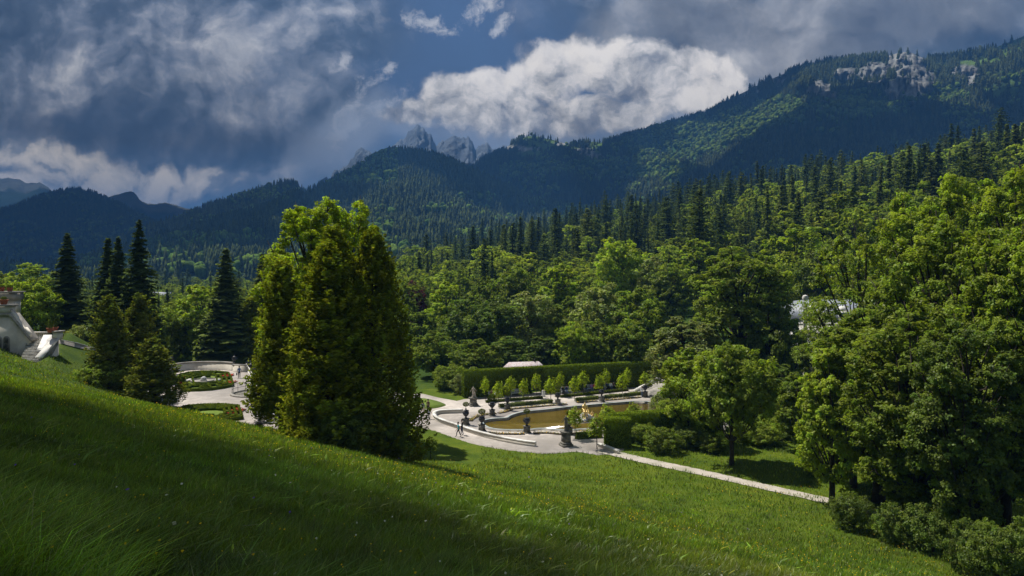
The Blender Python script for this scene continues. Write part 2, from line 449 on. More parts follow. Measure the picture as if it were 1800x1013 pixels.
M = {}
M['bark'] = mat('bark', (.045, .035, .025), (.10, .085, .065), 6, .9, .6)
M['bark_dark'] = mat('dark_bark', (.022, .018, .013), (.055, .042, .03), 6, .9, .6)
M['leaf_bright'] = leafmat('bright_leaves', (.25, .35, .014), .2, trans=.48, gloss=.008)
M['leaf_fresh'] = leafmat('fresh_leaves', (.225, .32, .03), .35, trans=.48, gloss=.008)
M['leaf_mid'] = leafmat('green_leaves', (.165, .238, .032), .35, trans=.52, gloss=.008)
M['leaf_deep'] = leafmat('deep_green_leaves', (.12, .185, .036), .35, trans=.5, gloss=.008)
M['leaf_silver'] = leafmat('grey_green_leaves', (.21, .27, .085), .2, trans=.5, gloss=.015)
M['leaf_purple'] = leafmat('purple_leaves', (.09, .035, .04), .2)
M['leaf_olive'] = leafmat('olive_sprays', (.135, .18, .016), .15, trans=.36)
M['leaf_brown'] = leafmat('brownish_sprays', (.10, .135, .024), .2, trans=.32)
M['needle'] = leafmat('dark_needles', (.070, .098, .024), .5, trans=.2, hue2=(.115, .135, .032))
M['needle_far'] = leafmat('far_needles', (.042, .060, .024), .7, trans=0, hue2=(.062, .078, .026))
M['wood_leaf'] = leafmat('forest_leaves', (.20, .27, .045), .6, trans=.45, hue2=(.13, .20, .04))
M['leaf_far'] = leafmat('far_leaves', (.085, .14, .026), .7, trans=.1, hue2=(.115, .165, .034))
M['hedge'] = leafmat('hedge_leaves', (.115, .18, .016), .3, trans=.35)
M['box'] = leafmat('box_leaves', (.085, .12, .014), .1)

# ------------------------------------------------------------------ the ground sheet
def axis(lo, hi, step, outlo, outhi, g=1.13):
    a = list(np.arange(lo, hi + step / 2, step)); s = step
    while a[-1] < outhi: s *= g; a.append(a[-1] + s)
    s = step; b = []; x = lo
    while x > outlo: s *= g; x -= s; b.append(x)
    return np.array(b[::-1] + a)


def gridmesh(name, X, Y, Z, mats, tint=None, smooth_=True):
    ny, nx = X.shape; V = np.stack([X, Y, Z], -1).reshape(-1, 3)
    i = np.arange(ny - 1)[:, None] * nx + np.arange(nx - 1)[None]; i = i.ravel()
    Fc = np.stack([i, i + 1, i + nx + 1, i + nx], -1)
    o = npmesh(name, V, Fc, mats, smooth_=smooth_)
    if tint is not None:
        a = o.data.attributes.new('tint', 'FLOAT_COLOR', 'POINT'); t = np.ones((len(V), 4), np.float32); t[:, :3] = tint.reshape(-1, 3); a.data.foreach_set('color', t.ravel())
    return o


def groundmat():
    m_ = bpy.data.materials.new('grass_ground'); m_.use_nodes = True; n = NT(m_.node_tree); b = n.n['Principled BSDF']
    b.inputs['Roughness'].default_value = .95; b.inputs['Specular IOR Level'].default_value = .1
    co = n.node('ShaderNodeTexCoord').outputs['Object']
    c = n.ramp(n.noise(co, .35, 6, .6), [(.3, (.030, .060, .008)), (.5, (.052, .088, .010)), (.7, (.080, .112, .014))])
    c = n.mix(n.ss(n.noise(co, 9, 5, .65), .35, .75), n.mix(1.0, c, (.62, .66, .6), 'MULTIPLY'), n.mix(1.0, c, (1.25, 1.2, 1.0), 'MULTIPLY'))
    at_ = n.node('ShaderNodeAttribute', attribute_name='tint')
    c = n.mix(1.0, c, at_.outputs['Color'], 'MULTIPLY')
    n.l.new(c, b.inputs['Base Color'])
    bp = n.node('ShaderNodeBump'); bp.inputs['Strength'].default_value = .6; bp.inputs['Distance'].default_value = .12
    n.l.new(n.noise(co, 6, 6, .7), bp.inputs['Height']); n.l.new(bp.outputs[0], b.inputs['Normal'])
    return m_


ax = axis(-85, 95, .7, -16000, 16000); ay = axis(-6, 135, .7, -400, 16000)
GX, GY = np.meshgrid(ax, ay); GZ = ground(GX, GY)
tt = np.ones(GX.shape + (3,)); lawn = smooth(2.5 - hill(GX, GY), -3, 5) * (GY < 112) * (GY > 30)
tt = tt * (1 - lawn[..., None]) + np.array([1.62, 1.42, 1.05]) * lawn[..., None]
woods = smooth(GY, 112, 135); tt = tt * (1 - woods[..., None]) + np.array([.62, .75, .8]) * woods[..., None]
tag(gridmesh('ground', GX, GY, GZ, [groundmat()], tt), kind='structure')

# ------------------------------------------------------------------ mountains
RID = {}


def ridge(name, pts, D, foot, zfoot, amp, seed, dy=0, nt=70, step=5, material=None, power=1.0, tintf=None, skyamp=0, bulge=None, nscale=1 / 260.):
    pts = np.array(pts, float); px = np.arange(pts[0, 0], pts[-1, 0] + .1, step); py = np.interp(px, pts[:, 0], pts[:, 1]) + dy
    k = 3; pad = np.pad(py, k, 'edge'); sm = sum(pad[i:i + len(py)] for i in range(2 * k + 1)) / (2 * k + 1)
    py = sm if skyamp == 0 else py + skyamp * fbm(px * .11, px * 0 + seed, seed, 5, .65)
    Dp = np.interp(px, [p[0] for p in D], [p[1] for p in D]) if isinstance(D, list) else np.full(px.shape, float(D))
    Df = np.interp(px, [p[0] for p in foot], [p[1] for p in foot]) if isinstance(foot, list) else np.full(px.shape, float(foot))
    zr = ZC - (py - HY) / F * Dp
    t = np.concatenate([np.linspace(0, 1, nt), np.linspace(1, 1.8, 14)[1:]])
    T, PX = np.meshgrid(t, px, indexing='ij'); Dr = Dp[None] + 0 * T; Dfo = Df[None] + 0 * T; ZR = zr[None] + 0 * T
    dep = np.where(T <= 1, Dfo + (Dr - Dfo) * T, Dr + (T - 1) * 700 + (T - 1) * .2 * Dr)
    X = (PX - CX) / F * dep
    Z = np.where(T <= 1, zfoot + (ZR - zfoot) * T ** power, ZR - (T - 1) * (ZR - zfoot) * 1.0)
    env = np.sin(np.pi * np.clip(T, 0, 1)) ** .8 + .6 * (T > 1) * (T - 1)
    nz = ridged(X * nscale, dep * nscale, seed, 5); Z = Z + amp * env * (nz - .1) - (T > 1) * 0
    Y = dep.copy()
    if bulge is not None:
        PYc = HY - (Z - ZC) / dep * F
        bm_ = bulge(PX, PYc) * (T < .995)
        rr = ridged(PX * .10, PYc * .035, seed + 5, 5) + .8 * fbm(PX * .35, PYc * .12, seed + 8, 4)
        k2 = 1 - bm_ * (.012 + .024 * np.clip(rr, -1, 1.3)); X = X * k2; Y = Y * k2; Z = ZC + (Z - ZC) * k2
    tint = tintf(PX, HY - (Z - ZC) / Y * F, T, X, Y) if tintf else np.ones(X.shape + (3,)) * .8
    o = tag(gridmesh(name, X, Y, Z, [material], tint), kind='structure'); RID[name] = (px, t, X, Y, Z, nt)
    return o


def mountmat(name, rockscale=.02, bump=1.0, bdist=6.):
    m_ = bpy.data.materials.new(name); m_.use_nodes = True; n = NT(m_.node_tree); b = n.n['Principled BSDF']
    b.inputs['Roughness'].default_value = .95; b.inputs['Specular IOR Level'].default_value = .05
    co = n.node('ShaderNodeTexCoord').outputs['Object']
    at_ = n.node('ShaderNodeAttribute', attribute_name='tint')
    nz = n.noise(co, rockscale, 9, .68)
    c = n.mix(1.0, at_.outputs['Color'], n.ramp(nz, [(.3, (.5, .5, .5)), (.5, (.95, .95, .95)), (.7, (1.4, 1.4, 1.4))]), 'MULTIPLY')
    n.l.new(c, b.inputs['Base Color'])
    bp = n.node('ShaderNodeBump'); bp.inputs['Strength'].default_value = bump; bp.inputs['Distance'].default_value = bdist
    n.l.new(n.noise(co, rockscale * 1.6, 8, .7), bp.inputs['Height']); n.l.new(bp.outputs[0], b.inputs['Normal'])
    return m_


MMAT = mountmat('mountain_ground'); MROCK = mountmat('mountain_rock', .006, 1.0, 40.)
FORF = np.array([.018, .036, .014]); MEAD = np.array([.075, .125, .022]); ROCK = np.array([.25, .25, .235]); BROAD = np.array([.04, .085, .018])


def ell(PX, PY, L):
    a = np.zeros(PX.shape)
    for (cx, cy, rx, ry) in L:
        dd = np.hypot((PX - cx) / rx, (PY - cy) / ry) + .45 * fbm(PX * .06, PY * .06, int(cx), 4)
        a = np.maximum(a, smooth(1.12 - dd, 0, .22))
    return a


CLIFFS = [(1597, 106, 32, 32), (1608, 142, 34, 36), (1586, 158, 30, 18), (1536, 128, 30, 20), (1484, 130, 20, 13), (1440, 158, 20, 17), (1455, 174, 14, 9), (1370, 142, 11, 12), (1333, 158, 8, 6), (1305, 162, 9, 12),
          (1695, 128, 22, 16), (1708, 144, 8, 12), (1025, 268, 26, 9), (1045, 277, 16, 6), (905, 262, 22, 6), (985, 252, 10, 5), (940, 262, 14, 4), (1052, 306, 7, 5), (880, 262, 12, 5)]
MEADOWS = [(935, 244, 20, 14), (965, 256, 36, 11), (940, 268, 38, 12), (1050, 255, 12, 10), (1010, 262, 8, 5), (1765, 85, 18, 16), (1735, 108, 30, 8), (1790, 70, 10, 22), (1758, 160, 30, 9), (1790, 150, 20, 8), (1700, 112, 16, 6), (1655, 118, 14, 5)]
BROADS = [(1180, 262, 90, 26), (1250, 235, 90, 26), (1330, 210, 70, 26), (1100, 300, 120, 20), (1500, 190, 90, 20), (1640, 170, 60, 16), (1380, 190, 40, 18), (930, 300, 60, 14)]


def tintG(PX, PY, T, X, Y):
    t = np.ones(PX.shape + (3,)) * FORF
    for Lz, c in ((BROADS, BROAD), (MEADOWS, MEAD), (CLIFFS, ROCK)):
        k = ell(PX, PY, Lz)[..., None]; c = c if c is not ROCK else (ROCK * np.clip(.42 + .75 * ridged(PX * .11, PY * .045, 41, 4) + .5 * fbm(PX * .3, PY * .3, 42, 3), .12, 1.25)[..., None]); t = t * (1 - k) + c * k
    return t


def tintFar(c):
    return lambda PX, PY, T, X, Y: np.ones(PX.shape + (3,)) * np.array(c)


def tintE(PX, PY, T, X, Y):
    return np.ones(PX.shape + (3,)) * FORF


def tintC(PX, PY, T, X, Y):
    k = smooth(T + .25 * fbm(PX * .05, PY * .05, 4, 4), .72, .85)[..., None]
    return FORF * 1.1 * (1 - k) + np.array([.11, .115, .09]) * k


ridge('far_mountain', [(-260, 285), (-60, 300), (0, 313), (28, 315), (50, 322), (70, 320), (92, 336), (130, 350), (200, 380), (300, 400), (420, 420)], 7200, 5200, 100, 160, 11, material=MROCK, skyamp=4, tintf=tintC, nscale=1 / 700.)
ridge('table_mountain', [(100, 400), (160, 365), (190, 346), (222, 338), (232, 336), (238, 340), (246, 352), (258, 358), (275, 359), (290, 356), (312, 362), (345, 371), (380, 385), (430, 400), (520, 420)], 6200, 4400, 60, 120, 12, material=MROCK, skyamp=3, tintf=tintC, nscale=1 / 600.)
ridge('rocky_peak', [(560, 330), (600, 300), (618, 288), (626, 270), (636, 262), (648, 266), (660, 280), (675, 275), (690, 262), (702, 254), (718, 240), (738, 227), (750, 238), (758, 241), (768, 262), (778, 252), (790, 244), (802, 242), (815, 248), (824, 246),
                     (834, 262), (850, 260), (862, 262), (880, 275), (920, 290), (980, 300)], 5600, 3800, 60, 210, 13, dy=-5, nt=110, step=2, material=MROCK, skyamp=11, tintf=tintFar((.15, .18, .22)), nscale=1 / 210.)
ridge('far_wooded_hill', [(-300, 420), (-150, 385), (-40, 374), (20, 362), (60, 345), (100, 333), (130, 329), (160, 332), (190, 348), (225, 362), (255, 380), (290, 402), (320, 428), (360, 450), (420, 462)], 3900, 2600, 20, 90, 14, dy=4, material=MMAT, tintf=tintE, nscale=1 / 420.)
ridge('wooded_foothill', [(180, 440), (230, 408), (270, 392), (310, 378), (350, 362), (385, 352), (420, 338), (450, 330), (480, 320), (505, 312), (520, 315), (530, 322), (545, 340), (600, 360), (700, 400), (800, 430)], 2700, 1500, 12, 60, 15, dy=6, material=MMAT, tintf=tintE)
ridge('wooded_hill', [(-350, 492), (-100, 482), (100, 468), (200, 440), (270, 418), (330, 405), (390, 388), (440, 372), (500, 350), (545, 334), (590, 312), (640, 284), (665, 268), (690, 262), (720, 264), (750, 268), (790, 280), (830, 298), (870, 318), (920, 342),
                      (980, 358), (1040, 372), (1120, 395), (1250, 425)], [(-350, 1500), (400, 1700), (700, 1900), (1250, 1300)], [(-350, 560), (600, 560), (1250, 700)], 0, 42, 16, dy=4, nt=90, material=MMAT, tintf=tintE)
ridge('forested_mountain', [(700, 320), (780, 300), (820, 292), (855, 272), (880, 260), (900, 246), (918, 236), (935, 232), (960, 238), (985, 243), (1000, 250), (1020, 246), (1035, 241), (1052, 246), (1070, 244), (1100, 236), (1150, 218), (1200, 206), (1250, 192),
                            (1290, 165), (1340, 140), (1400, 114), (1440, 104), (1500, 98), (1560, 94), (1575, 88), (1590, 84), (1610, 88), (1625, 100), (1660, 98), (1700, 90), (1750, 78), (1790, 62), (1850, 35), (1950, 0), (2150, -40)],
      [(700, 3000), (1100, 2700), (1500, 2300), (2150, 1900)], [(700, 1500), (1300, 1250), (2150, 1000)], 30, 75, 17, dy=6, nt=130, step=4, material=MMAT, tintf=tintG,
      bulge=lambda PX, PY: ell(PX, PY, [c for c in CLIFFS if c[0] > 1290]) * 1.0)


# ------------------------------------------------------------------ far tree shapes (single meshes, copied as instances)
def cone_tree(seed, layers=8, sides=8):
    rg = random.Random(seed); V = []; Fc = []; ti = []
    for k in range(layers):
        z0 = k / layers * .86 + .04; z1 = min(1, z0 + .24 + .10 * (layers < 7)); r = .20 * (1 - k / layers) ** .8 + .025
        n = len(V); V.append((rg.uniform(-.01, .01), rg.uniform(-.01, .01), z1)); a0 = rg.random() * 6
        for i in range(sides):
            a = a0 + i * 2 * math.pi / sides; rr = r * rg.uniform(.5, 1.3); V.append((rr * math.cos(a), rr * math.sin(a), z0 - rg.uniform(0, .05)))
        for i in range(sides): Fc.append((n, n + 1 + i, n + 1 + (i + 1) % sides)); ti.append(rg.uniform(.7, 1.3))
    return np.array(V), np.array(Fc), np.array(ti)[:, None] * np.ones(3)


def ball_tree(seed):
    bm = bmesh.new(); bmesh.ops.create_icosphere(bm, subdivisions=2, radius=1); rg = random.Random(seed); rn = [Vector((rg.uniform(-1, 1), rg.uniform(-1, 1), rg.uniform(-.6, 1))).normalized() for _ in range(9)]
    for vv in bm.verts:
        k = max(rn, key=lambda q: q.dot(vv.co)).dot(vv.co); s_ = .62 + .42 * max(0, k) ** 3 + rg.uniform(-.1, .1)
        vv.co = Vector((vv.co.x * .42 * s_, vv.co.y * .42 * s_, .52 + vv.co.z * .48 * s_))
    V = np.array([tuple(vv.co) for vv in bm.verts]); Fc = np.array([[x.index for x in f.verts] for f in bm.faces]); bm.free()
    return V, Fc, np.array([rg.uniform(.7, 1.3) for _ in Fc])[:, None] * np.ones(3)


def merged(name, pos, H, W, kind, tint, temps, mats, label_kind='stuff'):
    """one mesh of many far trees; kind indexes temps"""
    Vs, Fs, Ts, Ms = [], [], [], []; off = 0; rgn = np.random.RandomState(5)
    for k, (V, Fc, ti, mi) in enumerate(temps):
        s_ = np.where(kind == k)[0]
        if not len(s_): continue
        a = rgn.rand(len(s_)) * 6.283; ca, sa = np.cos(a)[:, None], np.sin(a)[:, None]
        x = (V[None, :, 0] * ca - V[None, :, 1] * sa) * W[s_, None] + pos[s_, 0:1]; y = (V[None, :, 0] * sa + V[None, :, 1] * ca) * W[s_, None] + pos[s_, 1:2]
        z = V[None, :, 2] * H[s_, None] + pos[s_, 2:3]
        Vs.append(np.stack([x, y, z], -1).reshape(-1, 3)); Fs.append((Fc[None] + (np.arange(len(s_)) * len(V))[:, None, None]).reshape(-1, 3) + off)
        off += len(s_) * len(V); Ts.append((ti[None] * tint[s_, None]).reshape(-1, 3)); Ms.append(np.full(len(s_) * len(Fc), mi))
    return tag(npmesh(name, np.concatenate(Vs), np.concatenate(Fs), mats, np.concatenate(Ms), np.concatenate(Ts)), kind=label_kind)


CT = [cone_tree(1) + (0,), cone_tree(2) + (0,), cone_tree(3, 6) + (0,), ball_tree(4) + (1,), ball_tree(5) + (1,)]


def clothe(rname, oname, n, broadf, clear=None, hmin=18, hmax=28, seed=1, tmin=.0, wid=1.0):
    px, t, X, Y, Z, nt = RID[rname]; rg = np.random.RandomState(seed)
    a = rg.rand(n * 3) * (len(px) - 1.001); b = (tmin + (1.02 - tmin) * rg.rand(n * 3) ** .85) * (nt - 1); b = np.clip(b, 0, nt + 1)
    i, j = a.astype(int), b.astype(int); fa, fb_ = a - i, b - j
    def s(A): return (A[j, i] * (1 - fa) + A[j, i + 1] * fa) * (1 - fb_) + (A[j + 1, i] * (1 - fa) + A[j + 1, i + 1] * fa) * fb_
    x, y, z = s(X), s(Y), s(Z); PX = CX + F * x / y; PY = HY - (z - ZC) / y * F
    keep = (PX > -30) & (PX < 1840)
    if clear is not None: keep &= rg.rand(len(x)) > clear(PX, PY)
    idx = np.where(keep)[0][:n]; x, y, z, PX, PY = x[idx], y[idx], z[idx], PX[idx], PY[idx]
    br = np.clip(broadf(PX, PY), 0, 1); isb = rg.rand(len(x)) < br
    kind = np.where(isb, 3 + rg.randint(0, 2, len(x)), rg.randint(0, 3, len(x)))
    H = rg.uniform(hmin, hmax, len(x)) * np.where(isb, .72, 1); W = H * rg.uniform(.75, 1.15, len(x)) * wid
    v_ = rg.uniform(.6, 1.4, len(x))[:, None]; hue = rg.rand(len(x))[:, None]
    tint = v_ * np.where(isb[:, None], np.array([.9, 1, 1]) * (1 - hue) + np.array([1.5, 1.35, 1]) * hue, np.array([1, 1, 1.]) * (1 - hue) + np.array([1.35, 1.2, .9]) * hue)
    pos = np.stack([x, y, z - 1], -1)
    return merged(oname, pos, H, W, kind, tint, CT, [M['needle_far'], M['leaf_far']])


def patchy(sc, seed, lo, hi, k): return lambda PX, PY: k * smooth(fbm(PX * sc, PY * sc * 1.6, seed, 4), lo, hi)


clothe('forested_mountain', 'mountain_forest', 27000, lambda PX, PY: np.maximum(.85 * ell(PX, PY, BROADS), .45 * smooth(fbm(PX * .02, PY * .03, 7, 4), -.05, .3) * (PY > 200 - (PX - 1200) * .12)),
       lambda PX, PY: np.maximum(.96 * ell(PX, PY, CLIFFS), .93 * ell(PX, PY, MEADOWS)), 17, 27, 3)
clothe('wooded_hill', 'hill_forest', 15000, lambda PX, PY: np.clip(.75 * smooth(fbm(PX * .018, PY * .04, 21, 4), -.02, .3) * smooth(PY, 330, 380) + .75 * (PX < 700) * (PY < 330), 0, 1), None, 15, 23, 4, tmin=.03)
clothe('wooded_foothill', 'foothill_forest', 5000, patchy(.02, 8, -.05, .25, .6), None, 17, 27, 5)
clothe('far_wooded_hill', 'far_hill_forest', 5000, patchy(.02, 9, -.1, .25, .5), None, 17, 27, 6, wid=1.2)

# ------------------------------------------------------------------ unseen clouds added overhead, shaped to cast the shadows on the hills and the slope
CM = bpy.data.materials.new('shadow_cloud_mass'); CM.use_nodes = True; n_ = NT(CM.node_tree); n_.n.clear()
o_ = n_.node('ShaderNodeOutputMaterial'); a_ = n_.node('ShaderNodeBsdfDiffuse'); b_ = n_.node('ShaderNodeBsdfTranslucent'); x_ = n_.node('ShaderNodeMixShader')
a_.inputs[0].default_value = (.8, .8, .8, 1); b_.inputs[0].default_value = (.60, .62, .66, 1); x_.inputs[0].default_value = .5
n_.l.new(a_.outputs[0], x_.inputs[1]); n_.l.new(b_.outputs[0], x_.inputs[2]); n_.l.new(x_.outputs[0], o_.inputs[0])


CM2 = CM.copy(); CM2.name = 'dense_shadow_cloud'; [n for n in CM2.node_tree.nodes if n.type == 'BSDF_TRANSLUCENT'][0].inputs[0].default_value = (.08, .09, .10, 1)  # lets less light through, to deepen the shade on the slope


def sunlift(x, y, z, H):
    k = (H - z) / SD.z; return x + SD.x * k, y + SD.y * k


def cloud_sheet(name, x0, x1, y0, y1, step, Hf, cover, thick, cm=None):
    xs = np.arange(x0, x1, step); ys = np.arange(y0, y1, step); X, Y = np.meshgrid(xs, ys); H = Hf(X, Y); keep = cover(X, Y, H)
    ny, nx = X.shape; V = []; Fc = []
    Zb = H + step * .15 * fbm(X / step / 4, Y / step / 4, 5, 3); Zt = Zb + thick * (1 + .6 * fbm(X / step / 5, Y / step / 5, 6, 3))
    V = np.concatenate([np.stack([X, Y, Zb], -1).reshape(-1, 3), np.stack([X, Y, Zt], -1).reshape(-1, 3)]); N = nx * ny; K = keep[:-1, :-1]
    jj, ii = np.where(K); i = jj * nx + ii
    Fc = [np.stack([i, i + nx, i + nx + 1, i + 1], -1), np.stack([i, i + 1, i + nx + 1, i + nx], -1) + N]
    Kp = np.pad(K, 1)
    for dj, di, e0, e1 in ((-1, 0, 0, 1), (1, 0, nx, nx + 1), (0, -1, 0, nx), (0, 1, 1, nx + 1)):
        edge = K & ~Kp[1 + dj:1 + dj + K.shape[0], 1 + di:1 + di + K.shape[1]]; a, b = np.where(edge); q = a * nx + b
        Fc.append(np.stack([q + e0, q + e1, q + e1 + N, q + e0 + N], -1))
    Fc = np.concatenate(Fc); used = np.unique(Fc); mp = np.zeros(len(V), int); mp[used] = np.arange(len(used))
    return tag(npmesh(name, V[used], mp[Fc], [cm or CM]), kind='structure')


# shadow on the near slope, as a plan polygon on the ground
def hill_hit(px, py):
    for D in np.arange(3, 120, .25):
        x = (px - CX) / F * D
        if float(ground(np.array([x]), np.array([D]), True)[0]) > ZC - (py - HY) / F * D: return (x, D)
    return (x, D)


SHADE = [hill_hit(a, b) for a, b in [(-500, 620), (-200, 640), (0, 682), (150, 714), (300, 758), (450, 806), (600, 848), (750, 888), (900, 945), (1010, 1000), (1080, 1050), (1160, 1200)]] + [(6, -10), (5, -30), (-60, -60), (-150, -20), (-150, 40)]
print('shade', [tuple(round(c, 1) for c in p) for p in SHADE])
HC = 1460


def near_cover(X, Y, H):
    k = (H - 8) / SD.z; gx, gy = X - SD.x * k, Y - SD.y * k
    hole = np.hypot(gx + 5.2, gy - 6.0) < 2.7  # gap cut to let a weak sunlit spot onto the near grass
    return (poly_sd(gx + 1.6 * fbm(gx * .12, gy * .12, 2, 3), gy, SHADE) > 0) & ~hole


cx_, cy_ = sunlift(0, 0, 8, HC)
cloud_sheet('shadow_cloud', cx_ - 160, cx_ + 20, cy_ - 70, cy_ + 110, 1.6, lambda X, Y: np.full(X.shape, float(HC)), near_cover, 14, CM2)  # unseen, cut to the outline of the slope's shadow

LIT = []          # sunlit patches on the mountains: (px, py, distance, radius)
for (px_, py_, dd, rx, ry) in [(1250, 235, 2100, 170, 190), (1180, 262, 1950, 150, 150), (1340, 208, 2050, 150, 150), (1110, 300, 1800, 120, 120), (935, 245, 2800, 170, 150), (1050, 262, 2700, 90, 100), (1610, 145, 2000, 240, 280), (1510, 130, 2080, 150, 130), (1440, 160, 2080, 90, 120),
                               (1770, 90, 1950, 190, 190), (1700, 130, 1850, 60, 80), (760, 240, 5600, 800, 900), (640, 270, 5600, 300, 400), (840, 258, 5600, 400, 500),
                               (690, 395, 1000, 150, 230), (880, 420, 900, 150, 160), (800, 400, 1000, 150, 170), (900, 380, 1100, 120, 170), (960, 395, 950, 110, 140), (600, 430, 800, 90, 130), (740, 350, 1300, 60, 60), (1445, 165, 2000, 50, 60)]:
    p = at(px_, py_, Y=dd); LIT.append((p.x, p.y, p.z, rx, ry))


def deckH(X, Y): return 1500 + np.maximum(0, Y - 900) * .52


def deck_cover(X, Y, H):
    c = np.ones(X.shape, bool)
    for (x, y, z, rx, ry) in LIT:
        k = (H - z) / SD.z; gx, gy = X - SD.x * k, Y - SD.y * k
        c &= (np.hypot((gx - x) / rx, (gy - y) / ry) + .7 * fbm(gx * .012, gy * .012, 3, 3)) > 1
    k = (H - 60) / SD.z; gx, gy = X - SD.x * k, Y - SD.y * k
    c &= gy > 830 + 120 * fbm(gx * .006, gy * 0, 3, 2) + np.clip(-gx, 0, 600) * -.25
    return c


cloud_sheet('shadow_cloud', -5600, 2200, 900, 7600, 26, deckH, deck_cover, 40)  # unseen deck, with gaps cut where the mountains are to be sunlit

# ------------------------------------------------------------------ trees
def unit(a): return a / (np.linalg.norm(a, axis=-1, keepdims=True) + 1e-9)


def leafquads(C, Nn, size, rs, stretch=1.25, up=None):
    """one bent-free rhombic leaf per centre; Nn = the way it faces"""
    n = len(C); Nn = unit(Nn); r = unit(rs.normal(size=(n, 3))) if up is None else unit(up + .35 * rs.normal(size=(n, 3)))
    a = unit(np.cross(Nn, r)); b = np.cross(Nn, a); s_ = np.asarray(size)[:, None] if np.ndim(size) else np.full((n, 1), size)
    s_ = s_ * rs.uniform(.7, 1.3, (n, 1))
    V = np.stack([C - b * s_ * stretch * .5, C + a * s_ * .38 - b * s_ * .05, C + b * s_ * stretch * .5, C - a * s_ * .38 - b * s_ * .05], 1)
    return V.reshape(-1, 3), np.arange(4 * n).reshape(n, 4)


def treepart(name, parts, mats, parent=None, link=True):
    """parts: list of (V, F, matindex, tint)"""
    Vs, Fs, Ms, Ts = [], [], [], []; off = 0
    for V, Fc, mi, ti in parts:
        Vs.append(V); Fs += (np.asarray(Fc) + off).tolist() if isinstance(Fc, np.ndarray) else [[i + off for i in f] for f in Fc]
        off += len(V); Ms.append(np.full(len(Fc), mi)); Ts.append(ti if np.ndim(ti) == 2 else np.full((len(Fc), 3), 1.0))
    return npmesh(name, np.concatenate(Vs), Fs, mats, np.concatenate(Ms), np.concatenate(Ts), parent=parent, link=link)


def clump_tint(rs, n, per, lo=.6, hi=1.4, yel=.25):
    k = rs.uniform(lo, hi, n); y = rs.uniform(0, yel, n)
    t = np.stack([k * (1 + y), k, k * (1 - .6 * y)], -1)
    t = np.repeat(t, per, 0); return t * rs.uniform(.8, 1.2, (len(t), 1))


def broadleaf(seed, H=18., W=6., th=.22, lobes=16, clumps=13, per=34, leaf=.30, top=.0, gap=.0, lobe_r=.40, drop=.25):
    """crown and trunk geometry of a broadleaved tree: limbs -> lobes -> twigs -> leaves"""
    rs = np.random.RandomState(seed); hz = H * (1 - th) / 2; zc = H * th + hz; Lb = []
    k = 0
    while len(Lb) < lobes:
        best = None
        for _ in range(10):
            dd = unit(rs.normal(size=3)); dd[2] = dd[2] * (1 if dd[2] > 0 else min(1, .45 + drop * .7)) + .04; q = rs.uniform(.60, .80) if rs.rand() < .88 else rs.uniform(.1, .5)
            tp_ = 1 - top * max(0, dd[2]) * .6; r = W * lobe_r * rs.uniform(.72, 1.25) * (1 - .25 * max(0, dd[2]))
            p = np.array([dd[0] * W * q * tp_, dd[1] * W * q * tp_, zc + dd[2] * hz * (q + .10)])
            if p[2] + r * .8 > H: p[2] = H - r * .8 * rs.uniform(1, 1.35)
            if p[2] - r < H * th * .6: p[2] = H * th * .6 + r
            sc_ = min([np.linalg.norm((p - a) * np.array([1, 1, W / hz])) - .3 * (r + c) * (1 - gap) for a, c in Lb] or [1])
            if best is None or sc_ > best[0]: best = (sc_, p, r)
        Lb.append(best[1:])
    Cc, Rc, tw = [], [], MB()
    axis_ = np.array([0, 0, zc - hz * .2])
    trunk = [(0, 0, -.6)] + [(rs.normal() * .018 * H * t_, rs.normal() * .018 * H * t_, H * t_) for t_ in (.08, .2, .36, .52, .68)]
    r0 = H * .017 + .05
    tw.tube(trunk, [r0 * 1.5, r0 * 1.1, r0 * .95, r0 * .75, r0 * .5, r0 * .2], 9)
    for p, r in Lb:
        j = min(5, max(2, int((p[2] / H - .18) / .13))); s0 = np.array(trunk[j]); m_ = (s0 * .5 + p * .5) + np.array([0, 0, -.04 * H]) + rs.normal(size=3) * .03 * W
        tw.tube([s0, m_, p, p + (p - m_) * .4], [r0 * .38, r0 * .26, r0 * .14, r0 * .05], 5)
        out_ = unit((p - axis_)[None])[0]; m = 0
        while m < clumps:
            dd = unit(rs.normal(size=3)); 
            if dd.dot(out_) < -.35 and rs.rand() < .75: continue
            if dd[2] < -.35 and rs.rand() < .45: continue
            m += 1; q = p + dd * r * rs.uniform(.5, 1.08); Cc.append(q); Rc.append(r * rs.uniform(.20, .40))
            if rs.rand() < .35: tw.tube([p, (p + q) / 2 + rs.normal(size=3) * .08, q], [r0 * .09, r0 * .06, r0 * .03], 3)
    Cc = np.array(Cc); Rc = np.array(Rc); n = len(Cc); dirs = unit(rs.normal(size=(n, per, 3)) + np.array([0, 0, .35]))
    rad = Rc[:, None, None] * rs.uniform(.45, 1.08, (n, per, 1)); P = Cc[:, None] + dirs * rad * np.array([1.15, 1.15, .78])
    outw = unit(Cc - axis_)[:, None]
    Nn = unit(dirs * .55 + outw * .35 + np.array([0, 0, .55]) + rs.normal(size=P.shape) * .45)
    V, Fc = leafquads(P.reshape(-1, 3), Nn.reshape(-1, 3), leaf, rs, 1.2)
    return (V, Fc, clump_tint(rs, n, per)), (np.array(tw.v), tw.f)


